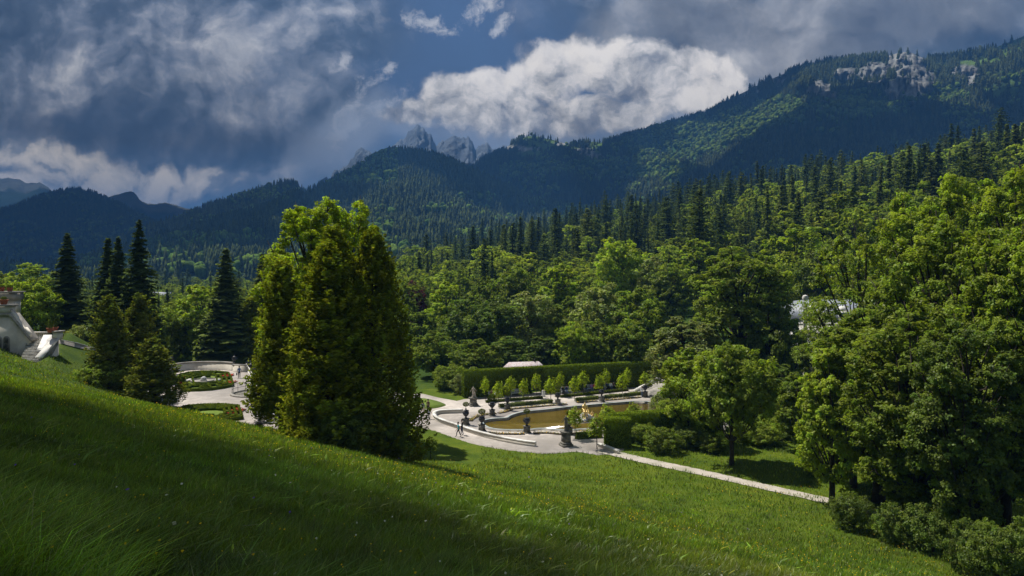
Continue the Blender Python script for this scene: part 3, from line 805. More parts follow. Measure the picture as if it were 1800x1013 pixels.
def spruce(seed, H=25., W=3.6, layers=34, per=9, droop=.35, lq=7, size=.42, bare=.06, tip=.85, ragged=.3):
    rs = np.random.RandomState(seed); P, N_, S_, T_, U_ = [], [], [], [], []; tw = MB(); r0 = H * .011 + .05
    tw.tube([(0, 0, -.6), (0, 0, H * .3), (0, 0, H * .7), (0, 0, H * .99)], [r0 * 1.3, r0, r0 * .5, .02], 8)
    for k in range(layers):
        f = (k + rs.rand() * .6) / layers; z = H * (bare + (1 - bare) * f ** .95); r = W * (1 - f) ** tip * (1 + ragged * .4 * rs.normal()) + .12
        if f < .12: r *= .75
        nb = max(4, int(per * (1 - .45 * f))); a0 = rs.rand() * 6.28
        for b in range(nb):
            a = a0 + b * 6.283 / nb + rs.normal() * .22; rr = r * rs.uniform(1 - ragged, 1 + ragged * .6); d_ = np.array([math.cos(a), math.sin(a), 0]); s_ = np.array([-d_[1], d_[0], 0])
            m = max(2, int(lq * (rr / W) ** .7 + 1)); t = (np.arange(m) + .6) / m
            zz = -droop * rr * t ** 1.3 + .18 * rr * np.maximum(0, t - .75) * 2
            base = d_ * (rr * t)[:, None]; base[:, 2] = z + zz + rs.normal() * H * .5 / layers
            if rs.rand() < .15 and rr > 1: tw.tube([(0, 0, z), tuple(base[-1])], [.05, .02], 3)
            for sd in (-1, 0, 1):
                wd = (.30 * rr * (1 - t * .75) + .08)[:, None]
                P.append(base + s_ * sd * wd * rs.uniform(.6, 1.1) + rs.normal(size=base.shape) * .05 * np.array([1, 1, .6]) - np.array([0, 0, .10 * abs(sd)]))
                N_.append(np.tile(d_ * .35 + s_ * sd * .35 + np.array([0, 0, .85]), (m, 1)) + rs.normal(size=(m, 3)) * .22)
                U_.append(np.tile(s_, (m, 1))); S_.append(np.full(m, size) * (1.25 - .5 * f)); T_.append(np.full(m, rs.uniform(.65, 1.35)))
    P, N_, S_, T_, U_ = map(np.concatenate, (P, N_, S_, T_, U_)); V, Fc = leafquads(P, N_, S_, rs, 1.9, up=U_)
    return (V, Fc, T_[:, None] * np.array([1.0, 1, 1]) * rs.uniform(.8, 1.2, (len(T_), 1))), (np.array(tw.v), tw.f)


def arbor(seed, H=19., W=4.2, sprays=1500, per=26, leaf=.19, leaders=1, bare=.0, belly=.25, sparse=0.):
    """arborvitae: dense upswept sprays over a tall cone"""
    rs = np.random.RandomState(seed); tw = MB(); r0 = .26; Lc = [(0, 0, 1.0)] + [(rs.uniform(-.35, .35) * W, rs.uniform(-.35, .35) * W, rs.uniform(.82, .95)) for _ in range(leaders - 1)]
    for (x, y, h) in Lc: tw.tube([(x * .3, y * .3, -.5), (x, y, H * .3), (x, y, H * h * .96)], [r0, r0 * .7, .03], 7)
    C, O = [], []; ph = rs.rand(8) * 6.28
    for i in range(sprays):
        x0, y0, h = Lc[rs.randint(len(Lc))]; f = bare + (1 - bare) * rs.rand() ** 1.25; a = rs.rand() * 6.283
        prof = min(1, (1 - f) ** .62 * 1.08) * (1 - belly * max(0, .22 - f) * 2) * (1 + .10 * math.sin(3 * a + ph[0] + f * 7) + .08 * math.sin(5 * a + ph[1] - f * 15) + .07 * math.sin(f * 40 + ph[2] + 2 * a))
        sc_ = (.72 if leaders > 1 else 1); q = rs.uniform(.70, 1.03) if rs.rand() < .85 else rs.uniform(.3, .7)
        r = W * prof * sc_ * q; C.append((x0 * (1 - .2 * f) + r * math.cos(a), y0 * (1 - .2 * f) + r * math.sin(a), f * H * h)); O.append((math.cos(a), math.sin(a), .0))
        if rs.rand() < .12: tw.tube([(x0, y0, f * H * h - .7 * r * .5), C[-1]], [.05, .015], 3)
    C = np.array(C); O = np.array(O); n = len(C); L = rs.uniform(.5, 1.15, (n, 1, 1)); g = rs.rand(n, per, 1)
    axis_ = unit(O + np.array([0, 0, 1.3]) + rs.normal(size=O.shape) * .25)[:, None]
    P = C[:, None] + axis_ * (g - .45) * L * 1.3 + rs.normal(size=(n, per, 3)) * (.20 * (1.15 - g)) * L * 1.1
    Nn = unit(O[:, None] * .8 + rs.normal(size=P.shape) * .55 + np.array([0, 0, .35]))
    V, Fc = leafquads(P.reshape(-1, 3), Nn.reshape(-1, 3), leaf, rs, 1.7, up=np.repeat(np.cross(axis_[:, 0], O)[:, None], per, 1).reshape(-1, 3))
    t = clump_tint(rs, n, per, .55, 1.45, .35) * (1 + .35 * (g.reshape(-1, 1) - .4)); 
    return (V, Fc, t), (np.array(tw.v), tw.f)


LIB = {}


def proto(key, fn, *a, **k):
    if key not in LIB:
        (V, Fc, t), (tv, tf) = fn(*a, **k)
        LIB[key] = (treepart('crown', [(V, Fc, 0, t)], [M['leaf_mid']], link=False), npmesh('trunk', tv, tf, [M['bark']], smooth_=True, link=False), float(V[:, 2].max()), float(np.percentile(np.hypot(V[:, 0], V[:, 1]), 96)))
    return LIB[key]


def plant(name, key, x, y, H, Rad, label, cat='tree', leaf='leaf_mid', bark='bark', group=None, z=None, rz=None):
    cm, tm, h0, r0 = LIB[key]; z = gz(x, y) - .1 if z is None else z
    e = empty(name, (x, y, z), label=label, cat=cat, group=group); e.scale = (Rad / r0, Rad / r0, H / h0)
    e.rotation_euler = (0, 0, random.random() * 6.28 if rz is None else rz)
    for nm, me, mt in (('crown', cm, leaf), ('trunk', tm, bark)):
        c = bpy.data.objects.new(nm, me); COL.objects.link(c); c.parent = e; c.material_slots[0].link = 'OBJECT'; c.material_slots[0].material = M[mt]
    return e


def tree_at(name, key, px, ytop, rpx, D, label, leaf='leaf_mid', bark='bark', group=None, cat='tree', base=None):
    """centre column px, top at photo row ytop, crown half width rpx, at depth D; stands on the ground"""
    x = (px - CX) / F * D; z0 = gz(x, D) - .1 if base is None else base; H = ZC - (ytop - HY) / F * D - z0
    return plant(name, key, x, D, max(1, H), rpx / F * D, label, cat, leaf, bark, group, z=z0)


random.seed(3)
# shapes
proto('maple_a', broadleaf, 11, 20, 7, .10, 34, 17, 46, .30)
proto('maple_b', broadleaf, 12, 18, 6, .12, 26, 16, 42, .30, lobe_r=.42)
proto('mid_a', broadleaf, 21, 17, 6, .05, 30, 15, 34, .42, drop=.6)
proto('mid_b', broadleaf, 22, 18, 6, .05, 32, 14, 34, .42, top=.5, drop=.6)
proto('mid_c', broadleaf, 23, 15, 6, .06, 28, 15, 34, .42, lobe_r=.44, drop=.6)
proto('mid_d', broadleaf, 24, 19, 5, .06, 32, 14, 34, .42, top=.3, lobe_r=.36, drop=.6)
proto('near_a', broadleaf, 31, 22, 6, .12, 62, 24, 40, .235, lobe_r=.25, gap=.2, drop=.9)
proto('near_b', broadleaf, 32, 24, 7, .10, 80, 26, 38, .235, lobe_r=.215, gap=.0, drop=.9)
proto('near_c', broadleaf, 33, 22, 6, .16, 40, 17, 36, .22, lobe_r=.25, gap=.6, drop=.5)
proto('near_d', broadleaf, 34, 9, 4.4, .24, 40, 20, 42, .21, lobe_r=.30, gap=.1, drop=.45)
proto('near_e', broadleaf, 35, 14, 4.2, .08, 50, 20, 40, .22, lobe_r=.28, gap=.3, drop=.8)
proto('bush_a', broadleaf, 41, 4, 3, .02, 20, 18, 44, .16, lobe_r=.45, drop=.9)
proto('bush_b', broadleaf, 42, 4, 3, .02, 18, 18, 44, .16, lobe_r=.42, drop=.9)
proto('spruce_a', spruce, 51, 25, 3.9, 54, 13, .35, 8, .46)
proto('spruce_b', spruce, 52, 25, 3.7, 52, 12, .45, 8, .46)
proto('spruce_c', spruce, 53, 25, 4.1, 54, 12, .28, 8, .46, bare=.08)
proto('arbor_a', arbor, 61, 19, 4.2, 2300, 26, .17, belly=.1)
proto('arbor_b', arbor, 62, 19, 4.0, 2300, 26, .17, 3, belly=.1)
proto('arbor_c', arbor, 63, 15, 3.0, 1300, 26, .17, 2, bare=.14, belly=.3)
proto('airy', arbor, 64, 12, 3.4, 650, 20, .20, 2, bare=.05, belly=.1)


def standard(seed, H=3.8, W=.62, bare=.34, n=750, leaf=.15):
    rs = np.random.RandomState(seed); tw = MB(); tw.tube([(0, 0, -.2), (.02, 0, H * .4), (0, .01, H * .92)], [.035, .03, .012], 6); d_ = unit(rs.normal(size=(n, 3))); ph = rs.rand(4) * 6.28
    a = np.arctan2(d_[:, 1], d_[:, 0]); k = 1 + .22 * np.sin(3 * a + ph[0] + d_[:, 2] * 3) + .16 * np.sin(5 * a + ph[1] - d_[:, 2] * 6); q = rs.uniform(.35, 1.0, n) ** .6 * k; hz = H * (1 - bare) / 2
    P = np.stack([d_[:, 0] * W * q, d_[:, 1] * W * q, H * bare + hz + d_[:, 2] * hz * q * .95], -1); P[:, :2] *= (1.15 - .45 * np.clip((P[:, 2:3] - H * bare) / (2 * hz), 0, 1))
    for i in range(0, 160, 8): tw.tube([(0, 0, max(H * bare, P[i, 2] - .4)), tuple(P[i])], [.014, .006], 3)
    V, Fc = leafquads(P, d_ * .6 + rs.normal(size=P.shape) * .5 + np.array([0, 0, .6]), leaf, rs); return (V, Fc, clump_tint(rs, n, 1, .7, 1.35)), (np.array(tw.v), tw.f)


proto('sapling', standard, 71)
proto('sapling_b', standard, 72, 3.9, .66, .36)

# --- the big group in the middle
tree_at('arborvitae', 'arbor_b', 588, 392, 98, 58, 'tall olive green arborvitae, the wider of the pair before the bright maple', 'leaf_olive', 'bark_dark')
tree_at('arborvitae', 'arbor_a', 655, 393, 90, 60, 'tall olive arborvitae whose skirt reaches the gravel path and the walkers', 'leaf_olive', 'bark_dark')
tree_at('arborvitae', 'arbor_c', 495, 452, 56, 67, 'slimmer dark arborvitae with bare foot standing before the terrace balustrade', 'leaf_olive', 'bark_dark')
tree_at('maple_tree', 'near_b', 552, 346, 92, 77, 'huge bright yellow-green maple rising behind the pair of arborvitae', 'leaf_bright', base=0)
tree_at('maple_tree', 'near_a', 612, 350, 72, 79, 'second rounded bright yellow-green crown peeping between the tips of the arborvitae pair', 'leaf_bright', base=0)
tree_at('bush', 'bush_a', 600, 712, 52, 55, 'dark glossy bush at the foot of the arborvitae pair', 'leaf_deep', cat='bush')
tree_at('bush', 'bush_b', 684, 722, 36, 58, 'low dark skirt bush under the arborvitae beside the path', 'leaf_deep', cat='bush')
# --- conifers and trees on the left
for (px, yt, r, D, key, lab) in [(118, 410, 42, 118, 'spruce_a', 'lone dark spruce standing beyond the end of the stairs parapet'),
                                 (190, 418, 35, 112, 'spruce_b', 'dark spruce at the outer side of the close trio of spruces'),
                                 (208, 416, 36, 109, 'spruce_a', 'middle dark spruce of the close trio'),
                                 (244, 386, 42, 106, 'spruce_c', 'tallest spruce of the close trio, with shaggy boughs'),
                                 (397, 436, 46, 122, 'spruce_a', 'broad spruce rising behind the round terrace wall'),
                                 (461, 446, 34, 135, 'spruce_b', 'dark narrow spruce half hidden by the slim arborvitae'),
                                 (442, 520, 36, 124, 'arbor_c', 'brownish conifer between the terrace wall and the slim arborvitae')]:
    tree_at('spruce_tree' if key[:3] == 'spr' else 'conifer_tree', key, px, yt, r, D, lab, 'needle' if key[:3] == 'spr' else 'leaf_olive', 'bark_dark')
tree_at('conifer_tree', 'airy', 190, 515, 44, 84, 'thin airy dark conifer on the slope below the spruce trio', 'leaf_brown', 'bark_dark')
tree_at('conifer_tree', 'airy', 246, 512, 46, 88, 'loose brownish conifer leaning over the parterre edge', 'leaf_brown', 'bark_dark')
tree_at('conifer_tree', 'airy', 266, 592, 52, 80, 'short wide brown-green conifer hanging over the slope beside the parterre', 'leaf_brown', 'bark_dark')
tree_at('bush', 'bush_b', 176, 634, 38, 82, 'yellow-green bush on the crest near the stairs', 'leaf_mid', cat='bush')
for (px, yt, r, D, key, leaf, lab) in [(58, 488, 44, 112, 'mid_c', 'leaf_fresh', 'round fresh green tree between the stairs pots and the lone spruce'),
                                       (20, 497, 34, 128, 'mid_a', 'leaf_mid', 'green tree half behind the upper stair pier'),
                                       (146, 566, 34, 112, 'bush_a', 'leaf_silver', 'pale shrub behind the low lawn wall'),
                                       (235, 508, 40, 120, 'mid_d', 'leaf_fresh', 'light green tree showing between the trio and the airy conifers'),
                                       (300, 540, 36, 125, 'mid_b', 'leaf_mid', 'feathery green tree just behind the terrace urn'),
                                       (350, 498, 40, 128, 'mid_d', 'leaf_fresh', 'fresh green maple beside the broad spruce, behind the terrace wall'),
                                       (330, 580, 30, 135, 'bush_b', 'leaf_deep', 'deep green bush behind the middle of the round wall'),
                                       (275, 575, 30, 122, 'bush_a', 'leaf_mid', 'green bush at the end of the round terrace wall'),
                                       (215, 590, 36, 118, 'bush_b', 'leaf_mid', 'green bush hidden behind the airy conifers')]:
    tree_at('bush' if key[:4] == 'bush' else 'broadleaf_tree', key, px, yt, r, D, lab, leaf, cat='bush' if key[:4] == 'bush' else 'tree')
# --- the wood behind the pool and the clipped hedge
WOOD = [(785, 492, 34, 150, 'mid_d', 'leaf_fresh', 'upright fresh maple standing just past the purple beech'),
        (728, 492, 24, 185, 'mid_b', 'leaf_purple', 'small dark purple beech in the green wood'),
        (762, 580, 40, 124, 'mid_a', 'leaf_mid', 'green tree above the fork of the gravel paths'),
        (822, 520, 48, 142, 'mid_a', 'leaf_deep', 'blue-green dense tree behind the fork maple'),
        (866, 528, 50, 136, 'mid_c', 'leaf_deep', 'very dark round tree above the clipped hedge end'),
        (838, 595, 46, 118, 'mid_a', 'leaf_mid', 'mid-green tree overhanging the end of the clipped hedge'),
        (790, 640, 30, 112, 'bush_a', 'leaf_mid', 'green shrub where the path enters the wood'),
        (812, 655, 22, 108, 'bush_b', 'leaf_silver', 'greyish flowering shrub against the clipped hedge end'),
        (893, 590, 38, 126, 'mid_b', 'leaf_deep', 'dark tree directly behind the tiled pavilion'),
        (928, 510, 54, 140, 'mid_c', 'leaf_silver', 'greyish round lime above the tiled pavilion'),
        (902, 462, 44, 165, 'mid_b', 'leaf_mid', 'dark maple between the grey lime and the conifers'),
        (855, 485, 36, 172, 'mid_a', 'leaf_mid', 'green maple above the dark round tree'),
        (985, 462, 42, 160, 'mid_d', 'leaf_fresh', 'fresh yellowish maple above the middle of the hedge'),
        (1000, 520, 40, 142, 'mid_a', 'leaf_mid', 'loose green tree below the yellowish maple'),
        (1008, 565, 34, 119, 'mid_b', 'leaf_fresh', 'pointed light green young tree right behind the hedge'),
        (955, 590, 32, 122, 'mid_d', 'leaf_deep', 'deep green tree beside the pointed light tree'),
        (1060, 496, 52, 132, 'mid_c', 'leaf_silver', 'wide greyish green tree with open crown over the hedge'),
        (1050, 560, 40, 122, 'mid_a', 'leaf_mid', 'green tree with dark boles over the benches'),
        (1120, 505, 52, 128, 'mid_a', 'leaf_mid', 'rounded tree at the far end of the hedge'),
        (1105, 560, 40, 119, 'mid_b', 'leaf_mid', 'green tree hanging over the last benches'),
        (1094, 415, 52, 180, 'mid_c', 'leaf_fresh', 'large pale fresh maple high on the wood edge'),
        (1150, 450, 36, 172, 'mid_a', 'leaf_silver', 'blue-grey tree beside the pale maple'),
        (1176, 462, 42, 165, 'mid_b', 'leaf_mid', 'silvery green tree rising over the rounded one'),
        (1226, 418, 38, 178, 'mid_d', 'leaf_fresh', 'light green domed tree before the dark spruces'),
        (1160, 560, 40, 128, 'mid_c', 'leaf_deep', 'deep green tree behind the garden steps'),
        (1400, 392, 62, 160, 'mid_a', 'leaf_fresh', 'broad light green tree high behind the palace'),
        (1440, 420, 50, 150, 'mid_c', 'leaf_mid', 'green tree touching the broad light one'),
        (1350, 470, 50, 140, 'mid_b', 'leaf_mid', 'tree filling the gap behind the palace finial')]
for (px, yt, r, D, key, leaf, lab) in WOOD:
    tree_at('bush' if key[:4] == 'bush' else 'broadleaf_tree', key, px, yt, r, D, lab, leaf, cat='bush' if key[:4] == 'bush' else 'tree')
# --- the trees on the right, near to far
RIGHT = [(1302, 432, 84, 104, 'near_a', 'leaf_mid', 'tall olive-green tree with forked dark trunk left of the palace'),
         (1205, 556, 60, 98, 'near_e', 'leaf_silver', 'greyish willow-like tree over the garden steps'),
         (1352, 520, 44, 98, 'mid_a', 'leaf_deep', 'dark tree that stands close in front of the palace corner'),
         (1448, 548, 54, 92, 'near_c', 'leaf_mid', 'open-crowned tree through which the palace windows glimmer'),
         (1388, 560, 34, 100, 'near_e', 'leaf_deep', 'small dark tree under the white ball column'),
         (1214, 612, 50, 78, 'near_e', 'leaf_fresh', 'light green tree over the low hedge block'),
         (1286, 600, 72, 69, 'near_d', 'leaf_mid', 'rounded tree on the lawn whose short trunk shows above the path'),
         (1408, 655, 44, 74, 'near_e', 'leaf_mid', 'low drooping tree between the lawn tree and the big maples'),
         (1368, 640, 44, 88, 'near_e', 'leaf_deep', 'shaded tree behind the round lawn tree'),
         (1508, 408, 86, 72, 'near_c', 'leaf_mid', 'tall thin-leaved maple whose bare limbs let the palace show'),
         (1545, 540, 110, 58, 'near_a', 'leaf_mid', 'big maple with a straight dark trunk beside the path'),
         (1655, 372, 118, 56, 'near_b', 'leaf_mid', 'largest dense maple above the bushes'),
         (1610, 335, 80, 74, 'near_a', 'leaf_fresh', 'fresh green crown rising behind the largest maple'),
         (1700, 300, 80, 78, 'near_b', 'leaf_fresh', 'bright high crown under the ridge meadows'),
         (1790, 285, 96, 70, 'near_b', 'leaf_fresh', 'tall bright maple cut by the picture edge'),
         (1770, 400, 110, 47, 'near_b', 'leaf_mid', 'dark maple filling the lower corner of the wood'),
         (1462, 610, 60, 57, 'near_e', 'leaf_fresh', 'small leaning tree with a thin bare trunk at the path edge'),
         (1500, 555, 70, 62, 'near_e', 'leaf_mid', 'mid-height leafy tree before the palace'),
         (1600, 560, 100, 49, 'near_a', 'leaf_mid', 'spreading shaded maple low over the bushes'),
         (1700, 560, 90, 43, 'near_a', 'leaf_deep', 'deep green low-branched tree nearest the meadow'),
         (1850, 420, 110, 43, 'near_b', 'leaf_mid', 'dark tree standing on the very edge of the view')]
for (px, yt, r, D, key, leaf, lab) in RIGHT:
    tree_at('broadleaf_tree', key, px, yt, r, D, lab, leaf, 'bark_dark')
BUSH = [(1130, 742, 26, 78, 'bush_a', 'leaf_mid', 'light bush just behind the low hedge block'), (1165, 752, 34, 74, 'bush_b', 'leaf_mid', 'bush on the lawn beside the low hedge block'),
        (1210, 745, 32, 76, 'bush_a', 'leaf_deep', 'dark bush beneath the light green tree'), (1250, 760, 28, 74, 'bush_b', 'leaf_mid', 'small bush between two short trunks'),
        (1330, 735, 44, 78, 'bush_a', 'leaf_mid', 'yellowish bush beyond the lawn tree'), (1385, 745, 36, 80, 'bush_b', 'leaf_deep', 'dark bush at the back of the lawn patch'),
        (1500, 866, 38, 50, 'bush_a', 'leaf_deep', 'bush at the meadow edge by the thin leaning tree'), (1572, 884, 36, 47, 'bush_b', 'leaf_deep', 'bush at the foot of the straight dark trunk'),
        (1640, 880, 52, 45, 'bush_a', 'leaf_deep', 'dark bush under the spreading maple'), (1705, 912, 40, 40, 'bush_b', 'leaf_deep', 'dense bush at the wood edge below the meadow'),
        (1760, 915, 54, 38, 'bush_a', 'leaf_deep', 'large dark bush in the shaded corner'), (1820, 905, 50, 38, 'bush_b', 'leaf_deep', 'bush cut off by the edge of the view'),
        (1440, 800, 30, 66, 'bush_b', 'leaf_mid', 'light bush under the low drooping tree'), (1180, 700, 30, 88, 'bush_a', 'leaf_mid', 'bush at the bottom of the garden steps'),
        (1160, 690, 18, 92, 'bush_b', 'leaf_silver', 'silvery bush spilling over the pool end'),
        (1700, 790, 60, 60, 'bush_a', 'leaf_deep', 'shaded shrub behind the largest maple'), (1600, 800, 60, 62, 'bush_b', 'leaf_deep', 'shrub filling the gap between the maple boles')]
for (px, yt, r, D, key, leaf, lab) in BUSH: tree_at('bush', key, px, yt, r, D, lab, leaf, cat='bush')

# ------------------------------------------------------------------ forest trees on the slopes: single meshes, crown and trunk materials
def forest_mesh(name, gen, foliage, bark='bark_dark', **k):
    (V, Fc, t), (tv, tf) = gen(**k); h = V[:, 2].max()
    me = treepart(name, [(V / h, Fc, 0, t), (tv / h, tf, 1, 1)], [M[foliage], M[bark]], link=False)
    return me


FM = [forest_mesh('spruce_tree', spruce, 'needle', seed=80 + i, H=25, W=(3.4, 4.4, 5.0, 2.9)[i], layers=40, per=6, lq=4, size=.66, droop=(.3, .5, .15, .4)[i], bare=(.08, .05, .16, .12)[i], tip=(.85, .7, .5, .9)[i], ragged=.45) for i in range(4)] + \
     [forest_mesh('broadleaf_tree', broadleaf, 'wood_leaf', seed=90 + i, H=18, W=5.6, th=.12, lobes=13, clumps=11, per=13, leaf=.62, top=(.1, .5, .3)[i]) for i in range(3)]
rs = np.random.RandomState(77); C_ = []
nn = 26000; ang = rs.uniform(-.80, .80, nn); dist = 132 * (1050 / 132) ** rs.rand(nn); X_ = ang * dist; Y_ = dist
okk = (Y_ > 138)
X_, Y_ = X_[okk], Y_[okk]
cell = {}; keep = []
for i in range(len(X_)):
    s_ = 6.2 + Y_[i] * .004; c = (int(X_[i] / s_), int(Y_[i] / s_))
    if any((c[0] + a, c[1] + b) in cell and math.hypot(*(np.array(cell[(c[0] + a, c[1] + b)]) - (X_[i], Y_[i]))) < s_ for a in (-1, 0, 1) for b in (-1, 0, 1)): continue
    cell[c] = (X_[i], Y_[i]); keep.append(i)
X_, Y_ = X_[keep], Y_[keep]; Z_ = ground(X_, Y_, True); PX_ = CX + F * X_ / Y_
# conifer share: the dark belt high on the slope; broadleaves low and in patches
conf = np.clip(.92 * smooth(Z_, 3, 13) + .25 - .7 * smooth(fbm(X_ / 55, Y_ / 80, 31, 4), -.05, .2) * (Y_ > 200), 0.03, .9)
conf = np.where((PX_ > 1380) & (Z_ > 18), conf * .8, conf)
conf = np.where(PX_ < 640, .25 + .3 * smooth(Y_, 350, 600), conf); conf = np.where((PX_ > 1480) & (Y_ > 300), conf * .75, conf)
conf = np.where((Y_ < 190), .12 + .75 * ((PX_ > 690) & (PX_ < 1000) & (Y_ > 165)), conf)
isc = rs.rand(len(X_)) < conf
Hh = np.where(isc, 14 + 18 * rs.rand(len(X_)) ** 1.3, rs.uniform(13, 23, len(X_)))
Hh = Hh * (1 + .35 * fbm(X_ / 45, Y_ / 60, 51, 3)); Hh = np.where((PX_ < 640), Hh * .68, Hh) * np.where((Z_ < 3) & (PX_ < 640), .85, 1)
# what stands behind the palace or in its footprint is left out
vis = ~((np.abs(X_ - 62) < 24) & (Y_ < 150)) & ~((PX_ > 745) & (PX_ < 1480) & (Y_ < 188))
# seen from the camera: is the top above everything nearer? (coarse skyline test)
topy = HY - (Z_ + Hh - ZC) / Y_ * F; order = np.argsort(Y_); hor = np.full(2400, 640.); seen = np.zeros(len(X_), bool)
for i in order:
    a = int(PX_[i]) + 300; w_ = max(2, int(Hh[i] * .13 / Y_[i] * F))
    if not (0 < a < 2399) or not vis[i]: continue
    sl_ = hor[max(0, a - w_):a + w_ + 1]
    if topy[i] < sl_.max() - 1.5: seen[i] = True; hor[max(0, a - w_):a + w_ + 1] = np.minimum(sl_, topy[i] + Hh[i] * .30 / Y_[i] * F)
inpic = seen & (PX_ > -20) & (PX_ < 1820)
size_px = Hh / Y_
EN = {True: 'dark spruce standing in the forest belt on the slope behind the garden', False: 'green broadleaved tree standing among the spruces on the slope behind the garden'}
made = {True: 0, False: 0}; used = np.zeros(len(X_), bool)
src = {}
for i in np.argsort(-size_px):
    if not inpic[i] or made[bool(isc[i])] >= 280: continue
    c = bool(isc[i]); k = rs.randint(0, 4) if c else 4 + rs.randint(0, 3)
    o = bpy.data.objects.new('spruce_tree' if c else 'broadleaf_tree', FM[k]); COL.objects.link(o); o.location = (X_[i], Y_[i], Z_[i] - .3)
    wv = rs.uniform(.75, 1.4); o.scale = (Hh[i] * wv, Hh[i] * wv, Hh[i]); o.rotation_euler = (rs.normal() * .025, rs.normal() * .025, rs.rand() * 6.28)
    tag(o, EN[c], 'tree', 'spruces of the forest belt' if c else 'broadleaved trees of the forest belt'); made[c] += 1; used[i] = True; src.setdefault(k, o)
print('forest things', made, 'seen', int(inpic.sum()), 'all', len(X_))
rest = np.where(seen & ~used)[0]
print('rest', len(rest))


def scatter(name, idx, tems):
    """one forest mass: a point per tree, each wearing one of the forest trees' meshes"""
    me = bpy.data.meshes.new(name); me.vertices.add(len(idx)); P = np.stack([X_[idx], Y_[idx], Z_[idx] - .3], -1).astype(np.float32); me.vertices.foreach_set('co', P.ravel())
    kk = np.array([0] * len(idx)); kk = np.where(isc[idx], rs.randint(0, 4, len(idx)), 4 + rs.randint(0, 3, len(idx)))
    for nm, ty, dat in (('pick', 'INT', kk.astype(np.int32)), ('rot', 'FLOAT', (rs.rand(len(idx)) * 6.28).astype(np.float32)), ('hgt', 'FLOAT', Hh[idx].astype(np.float32))):
        a = me.attributes.new(nm, ty, 'POINT'); a.data.foreach_set('value', dat)
    o = bpy.data.objects.new(name, me); COL.objects.link(o); tag(o, kind='stuff')
    ng = bpy.data.node_groups.new('scatter', 'GeometryNodeTree'); ng.interface.new_socket('Geometry', in_out='INPUT', socket_type='NodeSocketGeometry'); ng.interface.new_socket('Geometry', in_out='OUTPUT', socket_type='NodeSocketGeometry')
    N = ng.nodes; L = ng.links; gi = N.new('NodeGroupInput'); go = N.new('NodeGroupOutput'); join = N.new('GeometryNodeJoinGeometry')
    def attr(nm, ty): a = N.new('GeometryNodeInputNamedAttribute'); a.data_type = ty; a.inputs[0].default_value = nm; return a.outputs[0]
    for k, ob in tems.items():
        oi = N.new('GeometryNodeObjectInfo'); oi.inputs[0].default_value = ob; oi.transform_space = 'ORIGINAL'; oi.inputs['As Instance'].default_value = True
        ip = N.new('GeometryNodeInstanceOnPoints'); cmpn = N.new('FunctionNodeCompare'); cmpn.data_type = 'INT'; cmpn.operation = 'EQUAL'
        L.new(attr('pick', 'INT'), cmpn.inputs[2]); cmpn.inputs[3].default_value = k; L.new(cmpn.outputs[0], ip.inputs['Selection'])
        m2p = N.new('GeometryNodeMeshToPoints'); L.new(gi.outputs[0], m2p.inputs[0]); L.new(m2p.outputs[0], ip.inputs['Points']); L.new(oi.outputs['Geometry'], ip.inputs['Instance'])
        cr = N.new('ShaderNodeCombineXYZ'); L.new(attr('rot', 'FLOAT'), cr.inputs[2]); L.new(cr.outputs[0], ip.inputs['Rotation'])
        cs = N.new('ShaderNodeCombineXYZ'); h_ = attr('hgt', 'FLOAT')
        for q in range(3): L.new(h_, cs.inputs[q])
        L.new(cs.outputs[0], ip.inputs['Scale']); L.new(ip.outputs[0], join.inputs[0])
    L.new(join.outputs[0], go.inputs[0]); md = o.modifiers.new('scatter', 'NODES'); md.node_group = ng
    return o


scatter('forest', rest, src)

# ------------------------------------------------------------------ garden materials
M['gravel'] = mat('pale_gravel', (.40, .355, .315), (.50, .45, .40), 1.2, .95, .25, 30, c3=(.34, .305, .27), s3=.18)
M['gravel_path'] = mat('path_gravel', (.36, .32, .27), (.46, .41, .36), 2.0, .95, .25, 30, c3=(.28, .27, .2), s3=.5)
M['lawn'] = mat('mown_lawn', (.10, .155, .014), (.13, .19, .018), 2.5, .95, .4, 20)
M['white_stone'] = mat('white_stone', (.62, .60, .55), (.74, .72, .68), 2, .7, .1, 12, c3=(.42, .40, .36), s3=.8)
M['plaster'] = mat('cream_plaster', (.62, .56, .47), (.70, .65, .56), .8, .85, .1, 10, c3=(.50, .46, .39), s3=.35)
M['grey_stone'] = mat('grey_stone', (.26, .24, .21), (.40, .37, .33), 1.8, .85, .3, 10, c3=(.14, .135, .115), s3=.9)
M['old_stone'] = mat('weathered_stone', (.10, .095, .08), (.26, .24, .20), 3, .9, .5, 12, c3=(.05, .05, .04), s3=1.6)
M['pale_statue'] = mat('pale_statue_stone', (.42, .36, .28), (.60, .52, .42), 3, .85, .4, 12, c3=(.22, .19, .15), s3=1.8)
M['iron'] = mat('black_cast_iron', (.012, .012, .014), (.03, .03, .034), 5, .45, .2, spec=.5)
M['zinc'] = mat('curb_metal', (.30, .36, .36), (.42, .47, .46), 4, .5, .1)
M['terracotta'] = mat('terracotta', (.30, .085, .04), (.40, .13, .06), 5, .85, .2)
M['gold'] = mat('gilding', (.80, .56, .20), (.95, .76, .36), 6, .42, .2, metallic=.5)
M['rock_white'] = mat('white_marble_rock', (.30, .30, .29), (.75, .74, .70), 4, .7, .6, 8)
M['bench'] = mat('bench_paint', (.55, .58, .60), (.66, .68, .70), 4, .6)
M['wood_grey'] = mat('grey_wood', (.16, .14, .12), (.26, .23, .20), 6, .8, .3)
M['skin'] = mat('skin', (.45, .26, .18)); M['hair_dark'] = mat('dark_hair', (.02, .014, .01)); M['hair_grey'] = mat('grey_hair', (.25, .24, .23))
M['soil'] = mat('bed_soil', (.04, .028, .018), (.075, .055, .035), 6, .95, .4)
